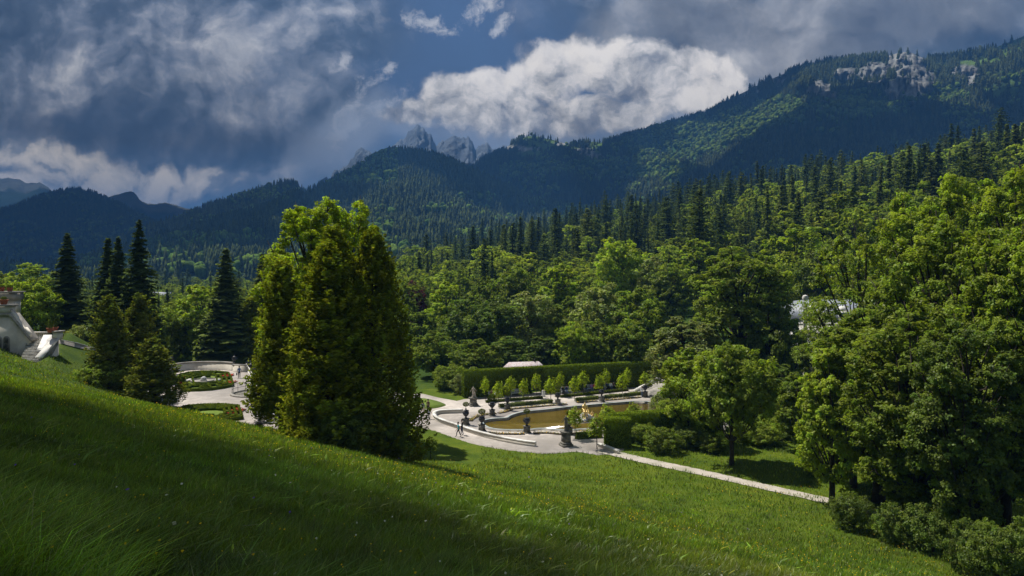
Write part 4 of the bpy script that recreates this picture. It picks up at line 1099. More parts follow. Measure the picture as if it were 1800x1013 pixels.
M['red_flower'] = leafmat('red_bedding', (.34, .055, .03), .1); M['white_flower'] = leafmat('white_bedding', (.62, .60, .45), .1)
M['yellow_flower'] = leafmat('yellow_flowers', (.75, .50, .02), .1); M['violet_flower'] = leafmat('violet_flowers', (.16, .08, .38), .1)
M['slate'] = mat('slate_roof', (.15, .17, .20), (.26, .28, .32), 6, .5, .3, 12, c3=(.26, .28, .31), s3=.5)
M['shutter'] = mat('window_glass', (.03, .04, .05), rough=.15, spec=.5)
M['wetstone'] = mat('basin_stone', (.20, .22, .20), (.34, .36, .34), 3, .6, .2)
CL = {k: mat('cloth_' + k, c) for k, c in dict(navy=(.02, .035, .09), blue=(.06, .12, .28), black=(.012, .012, .014), teal=(.03, .42, .48), white=(.72, .74, .78), grey=(.32, .36, .42), brown=(.12, .07, .05),
                                                   beige=(.42, .36, .28), lilac=(.30, .16, .42), red=(.50, .04, .05), pink=(.55, .25, .30), denim=(.10, .14, .22)).items()}


def water_mat():
    m_ = bpy.data.materials.new('pond_water'); m_.use_nodes = True; n = NT(m_.node_tree); b = n.n['Principled BSDF']
    co = n.node('ShaderNodeTexCoord').outputs['Object']; mp = n.node('ShaderNodeMapping'); n.put(mp.inputs[0], co); mp.inputs['Scale'].default_value = (.5, 1.6, 1); mp.inputs['Rotation'].default_value = (0, 0, R(20))
    c = n.ramp(n.noise(co, .30, 5, .6), [(.3, (.085, .060, .006)), (.55, (.125, .088, .010)), (.75, (.17, .12, .022))]); n.l.new(c, b.inputs['Base Color'])
    b.inputs['Roughness'].default_value = .13; b.inputs['IOR'].default_value = 1.33; b.inputs['Specular IOR Level'].default_value = .5
    bp = n.node('ShaderNodeBump'); bp.inputs['Strength'].default_value = .3; bp.inputs['Distance'].default_value = .03
    n.l.new(n.noise(mp.outputs[0], 2.2, 4, .6, .6), bp.inputs['Height']); n.l.new(bp.outputs[0], b.inputs['Normal']); return m_


# ------------------------------------------------------------------ level surfaces
wat = chaikin(WATER, 1)
def grow(poly, dd):
    out_ = []; n = len(poly); ar = sum(poly[i][0] * poly[(i + 1) % n][1] - poly[(i + 1) % n][0] * poly[i][1] for i in range(n)); sg = 1 if ar > 0 else -1
    for i in range(n):
        a, b = Vector(poly[i - 1]), Vector(poly[(i + 1) % n]); t = (b - a).normalized(); out_.append((poly[i][0] + t.y * dd * sg, poly[i][1] - t.x * dd * sg))
    return out_


tag(MB().prism(GARDEN, -.25, 0.0, [grow(wat, .25)]).build('garden_gravel', M['gravel']), kind='structure')
tag(MB().prism(TERRACE, TER - .25, TER + .0).build('terrace_gravel', M['gravel']), kind='structure')
tag(MB().prism(chaikin(LAWN, 2), -.05, .035).build('lawn', M['lawn']), kind='structure')
tag(MB().prism(grow(wat, .12), -.9, -.22).build('pool_water', water_mat()), kind='structure')
cb = MB(); inn = grow(wat, .0); outr = grow(wat, .55); n0 = len(inn)
for (za, zb, A, B) in ((-.8, .10, inn, outr),):
    vs_ = []
    for i in range(n0): vs_ += [(*A[i], za), (*B[i], za), (*B[i], zb), (*A[i], zb)]
    fs = []
    for i in range(n0):
        a, b = i * 4, ((i + 1) % n0) * 4
        for q in range(4): fs.append((a + q, a + (q + 1) % 4, b + (q + 1) % 4, b + q))
    cb.add(vs_, fs)
pool = empty('pool_rim', (0, 0, 0), label='low grey stone rim curving all round the ochre pool', cat='pool rim')
cb.build('curb', M['grey_stone'], pool)
MB().wall(grow(wat, .06), .102, .14, .22, True).build('coping', M['zinc'], pool)


def path_strip(name, pix, width, mt):
    P = chaikin([tuple(at(a, b, -.02)[:2]) for a, b in pix], 3, False); L = []
    for i, p in enumerate(P):
        a, b = Vector(P[max(0, i - 1)]), Vector(P[min(len(P) - 1, i + 1)]); t = (b - a).normalized(); nn = Vector((-t.y, t.x))
        for s_ in (-.5, -.17, .17, .5):
            q = Vector(p) + nn * width * s_ * (1 + .06 * math.sin(i * 1.7)); L.append((q.x, q.y, gz(q.x, q.y) + .045))
    n = len(P); Fc = [(i * 4 + j, i * 4 + j + 1, i * 4 + j + 5, i * 4 + j + 4) for i in range(n - 1) for j in range(3)]
    o = MB().add(L, Fc).build(name, mt); return tag(o, kind='structure')


path_strip('footpath', [(1056, 793), (1085, 799), (1134, 811), (1185, 821.5), (1230, 831), (1300, 847.5), (1380, 866), (1478, 888), (1535, 901), (1626, 919), (1750, 942), (1900, 965)], 1.75, M['gravel_path'])
path_strip('wood_path', [(350, 640), (372, 631), (392, 626), (415, 621), (450, 617)], 2.4, M['gravel_path'])
path_strip('palace_path', [(1500, 790), (1640, 800), (1760, 806), (1850, 812)], 3.0, M['gravel_path'])


# ------------------------------------------------------------------ clipped greenery
def leafy(polys_pts_n, leaf, rs, per_area):
    Vs, Fs = [], []; P, N_ = [], []
    for (a, e1, e2, nn) in polys_pts_n:          # a corner, two edge vectors, the outward normal
        a, e1, e2, nn = map(np.array, (a, e1, e2, nn)); A = np.linalg.norm(np.cross(e1, e2)); k = max(4, int(A * per_area)); r = rs.rand(k, 2)
        P.append(a + r[:, :1] * e1 + r[:, 1:] * e2 + nn * rs.uniform(-.02, .09, (k, 1))); N_.append(nn * .8 + rs.normal(size=(k, 3)) * .5 + np.array([0, 0, .35]))
    P = np.concatenate(P); V, Fc = leafquads(P, np.concatenate(N_), leaf, rs, 1.2)
    t = clump_tint(rs, len(P), 1, .6, 1.4, .3) * (1 + .35 * fbm(P[:, 0] * 1.1, P[:, 2] * 1.5 + P[:, 1], 4, 3))[:, None]
    return V, Fc, t


def hedge(name, p0, p1, width, h, label, leaf='hedge', lq=.13, dens=150, z=0, cat='hedge', group=None, gap=None, seed=1):
    """a clipped hedge along p0-p1; gap = (from, to, height) cuts a doorway"""
    rs_ = np.random.RandomState(seed); p0, p1 = Vector(p0), Vector(p1); L = (p1 - p0).length; d_ = (p1 - p0) / L; nn = Vector((-d_.y, d_.x)); core = MB(); faces = []
    segs = [(0, L, 0, h)] if not gap else [(0, gap[0], 0, h), (gap[1], L, 0, h), (gap[0], gap[1], gap[2], h)]
    for (a, b, z0, z1) in segs:
        if z1 - z0 <= 0: continue
        c = p0 + d_ * (a + b) / 2; core.box((c.x, c.y, z + z0), (b - a - .02, width - .06, z1 - z0 - .03), math.atan2(d_.y, d_.x))
        A = p0 + d_ * a; B = A + nn * width / 2; Cc = A - nn * width / 2; D3 = (d_.x * (b - a), d_.y * (b - a), 0); up = (0, 0, z1 - z0); W3 = (nn.x * width, nn.y * width, 0); E_ = p0 + d_ * b - nn * width / 2
        faces += [((Cc.x, Cc.y, z + z0), D3, up, (-nn.x, -nn.y, 0)), ((B.x, B.y, z + z0), D3, up, (nn.x, nn.y, 0)), ((Cc.x, Cc.y, z + z1), D3, W3, (0, 0, 1)),
                  ((Cc.x, Cc.y, z + z0), W3, up, (-d_.x, -d_.y, 0)), ((E_.x, E_.y, z + z0), W3, up, (d_.x, d_.y, 0))]
    V, Fc, t = leafy(faces, lq, rs_, dens); cv = np.array(core.v); ct = np.full((len(core.f), 3), .55)
    o = treepart(name, [(V, Fc, 0, t), (cv, core.f, 0, ct)], [M[leaf]]); return tag(o, label, cat, group)


g0 = at(816, 703, 0); g1 = at(1152, 681, 0); gd = (g1 - g0).normalized(); g2 = g0 + gd * 42
gapat = (at(946, 694.5, 0) - g0).dot(gd)
hedge('clipped_hedge', g0.xy + Vector((-.3, 2.1)), g2.xy + Vector((-.3, 2.1)), 1.5, 4.1, 'long tall clipped hedge with an arched opening behind the row of young trees', lq=.15, dens=110, gap=(gapat - .9, gapat + .9, 2.2))
hedge('clipped_hedge', (at(1061, 787, 0).xy + Vector((.2, .6))), (at(1061, 787, 0).xy + Vector((3.0, .2))), 1.5, 3.2, 'square clipped hedge end beside the footpath entrance', lq=.14, dens=170, seed=2)
a_ = at(1064, 783, 0).xy + Vector((.5, 2.0)); hedge('clipped_hedge', a_, a_ + Vector((14, 3.2)), 1.4, 3.1, 'low clipped hedge running from the square hedge end along the pool', lq=.14, dens=130, seed=3)
# low planted rows
for k, (a, b, wd, hh, lf, lab) in enumerate([((855, 708), (953, 700.5), .6, .34, 'box', 'low box row under the young trees beside the first bench'),
                                             ((985, 699), (1103, 687), .6, .34, 'box', 'low box row before the occupied benches'),
                                             ((878, 716.5), (971, 708.5), .35, .5, 'leaf_silver', 'pale airy planting row nearest the rounded pool end'),
                                             ((1012, 705.5), (1052, 701.8), .35, .5, 'leaf_silver', 'short pale planting row between two urns at the pool'),
                                             ((1062, 701), (1093, 698), .35, .5, 'leaf_silver', 'short pale planting row just past the middle urn'),
                                             ((1096, 697.5), (1128, 694), .35, .5, 'leaf_silver', 'pale planting row ending at the last urn'),
                                             ((1014, 772), (1057, 768.5), .6, .7, 'leaf_mid', 'dark planting row between pool rim and dark statue')]):
    hedge('planting_row', at(*a, 0).xy, at(*b, 0).xy, wd, hh, lab, lf, .13, 110, 0, 'planting', 'planting rows round the pool', seed=10 + k)


def flowerbed(name, line, width, label, z=0, mix_=('box', 'yellow_flower', 'white_flower'), w=(.55, .2, .25), dens=60, seed=1, group=None, h=.22, closed=False):
    rs_ = np.random.RandomState(seed); P, L = [], 0; pts = chaikin(line, 2, closed); bed = MB().wall(pts, z - .05, z + .09, width, closed)
    for i in range(len(pts) - (0 if closed else 1)):
        a, b = np.array(pts[i]), np.array(pts[(i + 1) % len(pts)]); l_ = np.linalg.norm(b - a); k = max(1, int(l_ * width * dens)); t = unit((b - a)[None])[0]; nn = np.array([-t[1], t[0]])
        P.append(a + rs_.rand(k, 1) * (b - a) + nn * (rs_.rand(k, 1) - .5) * width * .95)
    P = np.concatenate(P); P = np.concatenate([P, z + .08 + rs_.rand(len(P), 1) * h], 1); cl = rs_.choice(len(mix_), len(P), p=w)
    V, Fc = leafquads(P, rs_.normal(size=P.shape) * .5 + np.array([0, 0, 1]), .13, rs_)
    return tag(treepart(name, [(V, Fc, 0, clump_tint(rs_, len(P), 1)), (np.array(bed.v), bed.f, 0, 1.0)], [M[mix_[0]]]), label, 'flower bed', group) if len(mix_) == 1 else \
        tag(_multi(name, V, Fc, cl, mix_, bed, clump_tint(rs_, len(P), 1)), label, 'flower bed', group)


def _multi(name, V, Fc, cl, mix_, bed, t):
    n = len(V); return npmesh(name, np.concatenate([V, np.array(bed.v)]), Fc.tolist() + [[i + n for i in f] for f in bed.f], [M[k] for k in mix_] + [M['soil']], np.concatenate([cl, np.full(len(bed.f), len(mix_))]), np.concatenate([t, np.ones((len(bed.f), 3))]))


FB = [([(826, 741), (832, 735.5), (848, 730), (862, 728.5), (872, 727.5)], 'curved flower border between the first two urns'),
      ([(876, 727), (888, 725), (896, 722), (900, 719)], 'short curved flower border between second pair of urns'), ([(900, 719.5), (940, 716), (972, 713), (997, 711)], 'straight flower border on the far pool side, first length'),
      ([(1014, 708.5), (1050, 705.5)], 'straight flower border between the far urns'), ([(1064, 704.5), (1100, 701.5), (1126, 699)], 'straight flower border on the far side before the steps'),
      ([(858, 762), (880, 763.5), (905, 764), (922, 763.5)], 'flower border along the near rim by the round pool end'), ([(938, 762.5), (960, 761.5), (978, 763.5), (988, 764)], 'flower border along the near rim before the dark statue'),
      ([(1006, 763), (1030, 760.5), (1058, 758.5)], 'flower border along the near rim beside the square hedge')]
for k, (ln, lab) in enumerate(FB): flowerbed('flower_border', [tuple(at(a, b, 0)[:2]) for a, b in ln], .62, lab, seed=20 + k, group='flower borders round the pool')

# ------------------------------------------------------------------ walls
lw = chaikin([tuple(at(a, b, .45)[:2]) for a, b in [(814, 720), (785, 720.8), (768, 722), (761.5, 726.5), (766, 733), (783, 740), (809, 748), (838, 758), (878, 767.8), (917, 774.7), (942, 777.6)]], 2, False)
wl = empty('curved_wall', (0, 0, 0), label='low white-topped wall sweeping in a hook along the gravel walk by the walkers', cat='wall')
MB().wall(lw, -.3, .42, .32).build('wall_base', M['plaster'], wl); MB().wall(lw, .422, .52, .46).build('coping', M['white_stone'], wl)
lw2 = [tuple(at(a, b, .35)[:2]) for a, b in [(1052, 779), (1068, 785), (1087, 792.5)]]
wl2 = empty('ramp_wall', (0, 0, 0), label='short white sloping wall in front of the square hedge end', cat='wall')
MB().wall(lw2, -.2, .30, .34).build('wall_base', M['plaster'], wl2); MB().wall(lw2, .302, .40, .48).build('coping', M['white_stone'], wl2)
tw_ = chaikin([tuple(at(a, b, TER)[:2]) for a, b in [(270, 663), (290, 656.5), (320, 651), (350, 649), (385, 649), (410, 651)]], 2, False)
e = empty('terrace_wall', (0, 0, 0), label='curved cream parapet closing the parterre terrace', cat='wall')
MB().wall(tw_, 0, TER + 1.15, .4).build('parapet', M['plaster'], e); MB().wall(tw_, TER + 1.152, TER + 1.3, .58).build('coping', M['grey_stone'], e)
e = empty('terrace_wall', (0, 0, 0), label='straight cream wall length behind the man in blue, ending at a pier', cat='wall')
tw2 = [tuple(at(a, b, TER)[:2]) for a, b in [(410, 653), (434, 653.5)]]
MB().wall(tw2, 0, TER + 1.0, .5).build('parapet', M['plaster'], e); MB().wall(tw2, TER + 1.002, TER + 1.15, .7).build('coping', M['grey_stone'], e)
# retaining wall under the balustrades
rw = [tuple(at(a, b, TER)[:2]) for a, b in [(436, 652), (447, 672), (462, 697), (480, 722), (506, 739)]] + [(-27.3, 74.6), (-20.2, 74.2), (-19.6, 66)]
tag(MB().wall(rw, -.6, TER - .05, .5).build('retaining_wall', M['plaster']), 'cream retaining wall below the terrace balusters', 'wall')


def lathe_pts(p0, p1, n): return [(p0[0] + (p1[0] - p0[0]) * (i + .5) / n, p0[1] + (p1[1] - p0[1]) * (i + .5) / n) for i in range(n)]


BALM = MB().lathe([(.09, 0), (.09, .06), (.05, .10), (.10, .26), (.095, .34), (.045, .52), (.08, .60), (.08, .66)], n=8).build('baluster', M['white_stone'], smooth_=True); bal_me = BALM.data; bpy.data.objects.remove(BALM)


def balustrade(name, p0, p1, z, label, piers=True, mt='white_stone', h=1.0, zs=None):
    e = empty(name, (0, 0, 0), label=label, cat='balustrade'); L = math.hypot(p1[0] - p0[0], p1[1] - p0[1]); az = math.atan2(p1[1] - p0[1], p1[0] - p0[0]); c = ((p0[0] + p1[0]) / 2, (p0[1] + p1[1]) / 2)
    MB().box((*c, z), (L, .34, .14), az).build('base_rail', M[mt], e); MB().box((*c, z + h - .16), (L, .36, .16), az).build('top_rail', M[mt], e)
    for (x, y) in lathe_pts(p0, p1, max(3, int(L / .36))):
        b = bpy.data.objects.new('baluster', bal_me); COL.objects.link(b); b.parent = e; b.location = (x, y, z + .142); b.scale = (1, 1, (h - .305) / .66)
    if piers:
        for p in (p0, p1): q = MB().box((*p, z - .02), (.5, .5, h + .06), az); q.box((*p, z + h + .042), (.62, .62, .1), az); q.build('pier', M[mt], e)
    return e


balustrade('balustrade', rw[0], rw[1], TER, 'first length of white balustrade by the man in blue, carrying dark urns')
balustrade('balustrade', rw[2], rw[3], TER, 'balustrade length half hidden by the slim arborvitae')
balustrade('balustrade', rw[4], rw[5], TER, 'white balustrade showing between the slim and wide arborvitae')
balustrade('balustrade', rw[5], rw[6], TER, 'balustrade end over the cream retaining wall behind the arborvitae')


# ------------------------------------------------------------------ urns, topiary, statues
def urn_at(x, y, z, label, s=1.0, plinth=.85, pm='old_stone', lid=True, group='dark urns'):
    e = empty('garden_urn', (x, y, z), random.random(), label=label, cat='urn', group=group); e.scale = (s, s, s)
    if plinth:
        q = MB().box((0, 0, -.05), (.78, .78, .20)); q.box((0, 0, .151), (.60, .60, plinth - .25), 0, .92); q.box((0, 0, plinth - .098), (.70, .70, .10)); q.build('plinth', M[pm], e)
    b = plinth
    MB().lathe([(.20, b), (.21, b + .05), (.10, b + .12), (.09, b + .18), (.24, b + .30), (.38, b + .50), (.41, b + .66), (.36, b + .78), (.27, b + .84), (.33, b + .90), (.34, b + .94), (.26, b + .95)], n=16).build('bowl', M['iron'], e, True)
    for sx in (-1, 1): MB().tube([(sx * .34, 0, b + .50), (sx * .50, 0, b + .62), (sx * .52, 0, b + .82), (sx * .40, 0, b + .98), (sx * .30, 0, b + .90)], .045, 6).build('handle', M['iron'], e, True)
    if lid: MB().lathe([(.30, b + .952), (.26, b + 1.02), (.12, b + 1.08), (.06, b + 1.14), (.10, b + 1.2), (.02, b + 1.3)], n=12).build('lid', M['iron'], e, True)
    return e


def ball_me():
    if 'ball' not in LIB:
        rs_ = np.random.RandomState(3); n = 900; d_ = unit(rs_.normal(size=(n, 3))); P = d_ * rs_.uniform(.82, 1.05, (n, 1)) * np.array([1, 1, .72]); V, Fc = leafquads(P, d_ + rs_.normal(size=P.shape) * .5, .17, rs_)
        LIB['ball'] = treepart('crown', [(V, Fc, 0, clump_tint(rs_, n, 1))], [M['box']], link=False)
    return LIB['ball']


def topiary(x, y, z, stem, r, label, cat='topiary', name='topiary_tree', group='ball topiaries in the urns'):
    e = empty(name, (x, y, z), random.random() * 6, label=label, cat=cat, group=group); c = bpy.data.objects.new('crown', ball_me()); COL.objects.link(c); c.parent = e; c.scale = (r,) * 3; c.location = (0, 0, stem + r * .5)
    MB().tube([(0, 0, 0), (.02, 0, stem * .5), (0, 0, stem + r * .3)], .03, 6).build('trunk', M['bark'], e); return e


URN = [(819, 747, 'dark lidded urn at the hooked wall beside the two walkers', 1.0), (847, 758, 'dark urn at the very tip of the round pool end', 1.0), (865, 731, 'dark urn inside the curved flower border', 1.0),
       (892, 721.5, 'dark urn at the bend of the far pool rim', 1.0), (926, 761, 'dark urn on the near pool rim before the straight stretch', 1.0), (980.5, 712.5, 'dark urn on the far side opposite the near rim urn', 1.0),
       (1057.5, 706.5, 'dark urn halfway along the far pool side', 1.0), (1134, 698, 'dark urn at the foot of the garden steps', 1.0), (1001, 764, 'dark urn hidden behind the dark statue', 1.0)]
for k, (px, py, lab, s_) in enumerate(URN):
    p = at(px, py, 0); urn_at(p.x, p.y, 0, lab, s_, group='dark urns round the pool', lid=(k == 0), pm='grey_stone' if k in (5, 6) else 'old_stone')
    topiary(p.x, p.y, .85 + .86 * 1.0, .70 if k not in (1, 3) else .45, .40 + .06 * (k in (1, 2, 3)), 'ball topiary growing in the ' + lab[5:], group='ball topiaries in the urns')
for (px, py, r, lab) in [(864, 707, .62, 'low round box ball standing on the gravel by the first bench'), (979, 697, .62, 'low round box ball beside the third bench')]:
    p = at(px, py, 0); topiary(p.x, p.y, 0, .35, r, lab, group='box balls by the benches')
# terrace urns
for (px, py, D, pl, lab) in [(301, 652.5, None, 0, 'dark lidded urn standing on the curved parapet near the airy conifers'), (412, 651, None, 0, 'dark lidded urn on the parapet above the man in blue')]:
    p = at(px, py, TER); urn_at(p.x, p.y, TER + 1.3, lab, .95, 0, group='dark urns on the terrace')
for k, (i, f, lab) in enumerate([(0, .15, 'first dark urn on the balustrade beyond the man in blue'), (0, .5, 'second dark urn on the balustrade beyond the man in blue'), (0, .9, 'dark urn on the balustrade above the round stair railing'), (2, .4, 'dark urn glimpsed through the slim arborvitae'), (4, .55, 'dark urn on the balustrade between the arborvitae')]):
    a, b = rw[i], rw[i + 1]; urn_at(a[0] + (b[0] - a[0]) * f, a[1] + (b[1] - a[1]) * f, TER + 1.0, lab, .9, 0, group='dark urns on the balustrade')
p = at(454.5, 762, Y=71); urn_at(p.x, p.y, p.z - .45, 'large black lidded urn rising out of the meadow crest', 1.12, .5)


# ------------------------------------------------------------------ figures
def figure_mesh(name, J, mats, pick, subs=1):
    """J: list of (parent index, xyz, radius); one skin of connected joints -> one smooth body"""
    me = bpy.data.meshes.new('skel'); me.from_pydata([j[1] for j in J], [(j[0], i) for i, j in enumerate(J) if j[0] >= 0], []); o = bpy.data.objects.new('skel', me); COL.objects.link(o)
    sk = o.modifiers.new('skin', 'SKIN'); sk.use_smooth_shade = True; sv = me.skin_vertices[0].data
    for i, j in enumerate(J): sv[i].radius = (j[2], j[2]) if not isinstance(j[2], tuple) else j[2]; sv[i].use_root = (i == 0)
    if subs: ss_ = o.modifiers.new('sub', 'SUBSURF'); ss_.levels = subs; ss_.render_levels = subs
    dg = bpy.context.evaluated_depsgraph_get(); ev = o.evaluated_get(dg); out_ = bpy.data.meshes.new_from_object(ev, depsgraph=dg); out_.name = name
    bpy.data.objects.remove(o); out_.materials.clear()
    for m_ in mats: out_.materials.append(m_)
    for f in out_.polygons: f.material_index = pick(f.center)
    return out_


def skeleton(pose='stand', stride=.0, arms=(.05, .05), lean=0., elbow=.1, stout=1.0):
    J = []
    def a(par, x, y, z, r): J.append((par, (x, y, z), r)); return len(J) - 1
    hz = .93 if pose != 'sit' else .50; lx = lean
    pel = a(-1, 0, 0, hz, .125 * stout); sp = a(pel, 0, -.02 + lx * .3, hz + .20, .115 * stout); ch = a(sp, 0, lx * .6, hz + .42, .135 * stout); nk = a(ch, 0, lx, hz + .56, .055)
    hd = a(nk, 0, lx + .02, hz + .66, .082); hd2 = a(hd, 0, lx + .02, hz + .76, .088); a(hd, 0, lx + .115, hz + .66, .018)
    for s_ in (-1, 1):
        hp = a(pel, .10 * s_, 0, hz - .06, .10 * stout)
        if pose == 'sit':
            kn = a(hp, .12 * s_, .44, hz + .02, .068); an = a(kn, .12 * s_, .48, .09, .045); a(an, .12 * s_, .66, .045, .036)
        else:
            st = stride * s_; kn = a(hp, .10 * s_, st * .55 + abs(st) * .15, .50, .068); an = a(kn, .09 * s_, st * 1.0 - .04, .09, .045); a(an, .09 * s_, st * 1.0 + .15, .045, .036)
        sh = a(ch, .19 * s_, lx, hz + .47, .062); ar = arms[0 if s_ < 0 else 1]; sw = -stride * s_ * .6
        if pose == 'sit': el = a(sh, .24 * s_, .08, hz + .22, .045); wr = a(el, .16 * s_, .32, hz + .14, .032)
        else: el = a(sh, (.22 + ar) * s_, sw * .6 + lx * .8, hz + .20, .045); wr = a(el, (.22 + ar * 1.4) * s_, sw + elbow + lx, hz - .02, .032)
        w0 = J[wr][1]; dv = Vector(w0) - Vector(J[el][1]); dv.normalize(); c = Vector(w0) + dv * .07; pm = a(wr, *c, .034)
        for q, (off, ln) in enumerate(((-.030, .07), (-.010, .08), (.010, .078), (.030, .06))):
            b_ = c + Vector((0, off, 0)) + dv * .035; f1 = a(pm, *b_, .010); f2 = a(f1, *(b_ + dv * ln * .6 + Vector((-.008 * s_, 0, 0))), .009); a(f2, *(b_ + dv * ln + Vector((-.022 * s_, 0, 0))), .007)
        t1 = a(pm, *(c + Vector((-.02 * s_, .04, 0)) + dv * .0), .011); a(t1, *(c + Vector((-.03 * s_, .055, 0)) + dv * .035), .008)
    return J, hz


def person(x, y, z, rz, label, top, trou, hair='hair_dark', scale=1.0, group=None, extra=None, sleeves=True, **k):
    J, hz = skeleton(**k); T, B, S_, sh = CL[top], CL[trou], M['skin'], CL['black']
    def pick(c):
        if c.z < .10 and k.get('pose') != 'sit' or c.z < .09: return 3
        if c.z > hz + .545: return 0
        if abs(c.x) > .17 and (c.z < hz + (.06 if sleeves else .30)) and c.z > hz - .30 and (k.get('pose') != 'sit' or c.y > .2 and c.z > hz + .08): return 0
        if c.z > hz + .02 and not (k.get('pose') == 'sit' and c.y > .16 and c.z < hz + .12): return 1
        return 2
    e = empty('person', (x, y, z), rz, label=label, cat='person', group=group); e.scale = (scale,) * 3
    b = bpy.data.objects.new('body', figure_mesh('body', J, [S_, T, B, sh], pick)); COL.objects.link(b); b.parent = e
    hd = J[5][1]; MB().lathe([(.03, -.10), (.095, -.06), (.108, .02), (.098, .08), (.06, .125), (.01, .14)], (hd[0], hd[1] - .022, hd[2] - .0), 12).build('hair', M[hair], e, True)
    if extra: extra(e, hz)
    return e


def bag(e, hz): MB().box((-.34, 0, .45), (.14, .32, .36), 0, .85).build('bag', CL['black'], e)
def backpack(e, hz): MB().box((0, -.20, hz + .12), (.28, .16, .40), 0, .8).build('backpack', CL['black'], e)


for (px, py, z, rz, lab, top, tr, sc, kw) in [
    (806, 768, 0, 100, 'woman in a teal top striding along the gravel walk', 'teal', 'black', .97, dict(stride=.28, arms=(.14, .05), sleeves=False, lean=.05)),
    (812, 765, 0, 95, 'man all in dark clothes walking just behind the teal top', 'black', 'navy', 1.06, dict(stride=.12)),
    (743, 730, 0, 20, 'man in pale grey shirt and beige trousers standing by the arborvitae', 'grey', 'beige', 1.05, dict(stride=.10, hair='hair_grey')),
    (752.5, 725, 0, 160, 'person with dark brown top behind the white-shirted child', 'brown', 'black', 1.0, dict(stride=.06)),
    (754.5, 737, 0, 10, 'short person in white shirt and dark trousers walking away', 'white', 'navy', .9, dict(stride=.10)),
    (420.5, 665, TER, 15, 'man in blue shirt and dark trousers holding a bag on the terrace', 'blue', 'black', 1.03, dict(stride=.05, extra=bag)),
    (1128.5, 698.5, 0, 200, 'small person in white top next to the urn at the steps', 'white', 'denim', .95, dict(stride=.08))]:
    p = at(px, py, z); person(p.x, p.y, z + .005, R(rz), lab, top, tr, scale=sc, **kw)

az = math.atan2(gd.y, gd.x)


def bench(px, py, lab):
    p = at(px, py, 0); e = empty('garden_bench', (p.x, p.y, 0), az, label=lab, cat='bench', group='white benches along the hedge'); s_ = MB(); 
    for k in range(4): s_.box((0, -.18 + k * .12, .43), (1.9, .09, .035))
    s_.build('seat', M['bench'], e); b = MB()
    for k in range(3): b.box((0, .27, .56 + k * .20), (1.9, .04, .06))
    for k in range(9): b.box((-.90 + k * .225, .268, .50), (.035, .03, .55))
    b.build('backrest', M['bench'], e)
    for sx in (-.9, .9):
        for sy in (-.2, .27): MB().box((sx, sy, 0), (.06, .06, .43 if sy < 0 else 1.05)).build('leg', M['bench'], e)
        MB().box((sx, .02, .64), (.06, .52, .04)).build('armrest', M['bench'], e)
    return p


BN = [(870, 699.5, 'white garden bench with three visitors nearest the hedge end'), (908, 696, 'white lattice-backed bench standing empty but for one visitor'), (995, 692, 'white bench with dark-clad sitters left of the lilac visitor'),
      (1036, 688, 'white bench carrying the lilac and red visitors'), (1072, 685, 'white bench with sitters farthest along the hedge')]
SIT = [[(-.6, 'brown', 'denim', 'brown top'), (0, 'white', 'beige', 'white shirt'), (.6, 'grey', 'navy', 'grey shirt')], [(.7, 'pink', 'denim', 'pink top')], [(-.6, 'black', 'black', 'black jacket'), (0, 'navy', 'denim', 'navy jacket')],
       [(.3, 'lilac', 'denim', 'lilac top'), (.8, 'red', 'black', 'red top'), (-.75, 'black', 'denim', 'black top')], [(-.5, 'navy', 'black', 'navy top'), (.1, 'white', 'denim', 'white top'), (.6, 'brown', 'black', 'brown top')]]
ords = ['first', 'second', 'third', 'fourth', 'fifth']
for k, ((px, py, lab), ppl) in enumerate(zip(BN, SIT)):
    p = bench(px, py, lab)
    for (dx, a, b, w_) in ppl:
        q = Vector((p.x + math.cos(az) * dx + .05, p.y + math.sin(az) * dx + .05)); person(q.x, q.y, -.02, az + math.pi, 'seated visitor in %s on the %s bench from the hedge end' % (w_, ords[k]), a, b, pose='sit', group='visitors seated on the benches')

# litter bin
p = at(955.5, 697.5, 0); e = empty('litter_bin', (p.x, p.y, 0), label='small round pale litter bin beside the hedge opening', cat='bin')
MB().lathe([(.24, 0), (.27, .06), (.27, .85), (.25, .9)], n=16).build('bin_body', M['bench'], e, True); MB().lathe([(.29, .902), (.29, .95), (.20, 1.02), (.03, 1.05)], n=16).build('lid', M['grey_stone'], e, True)


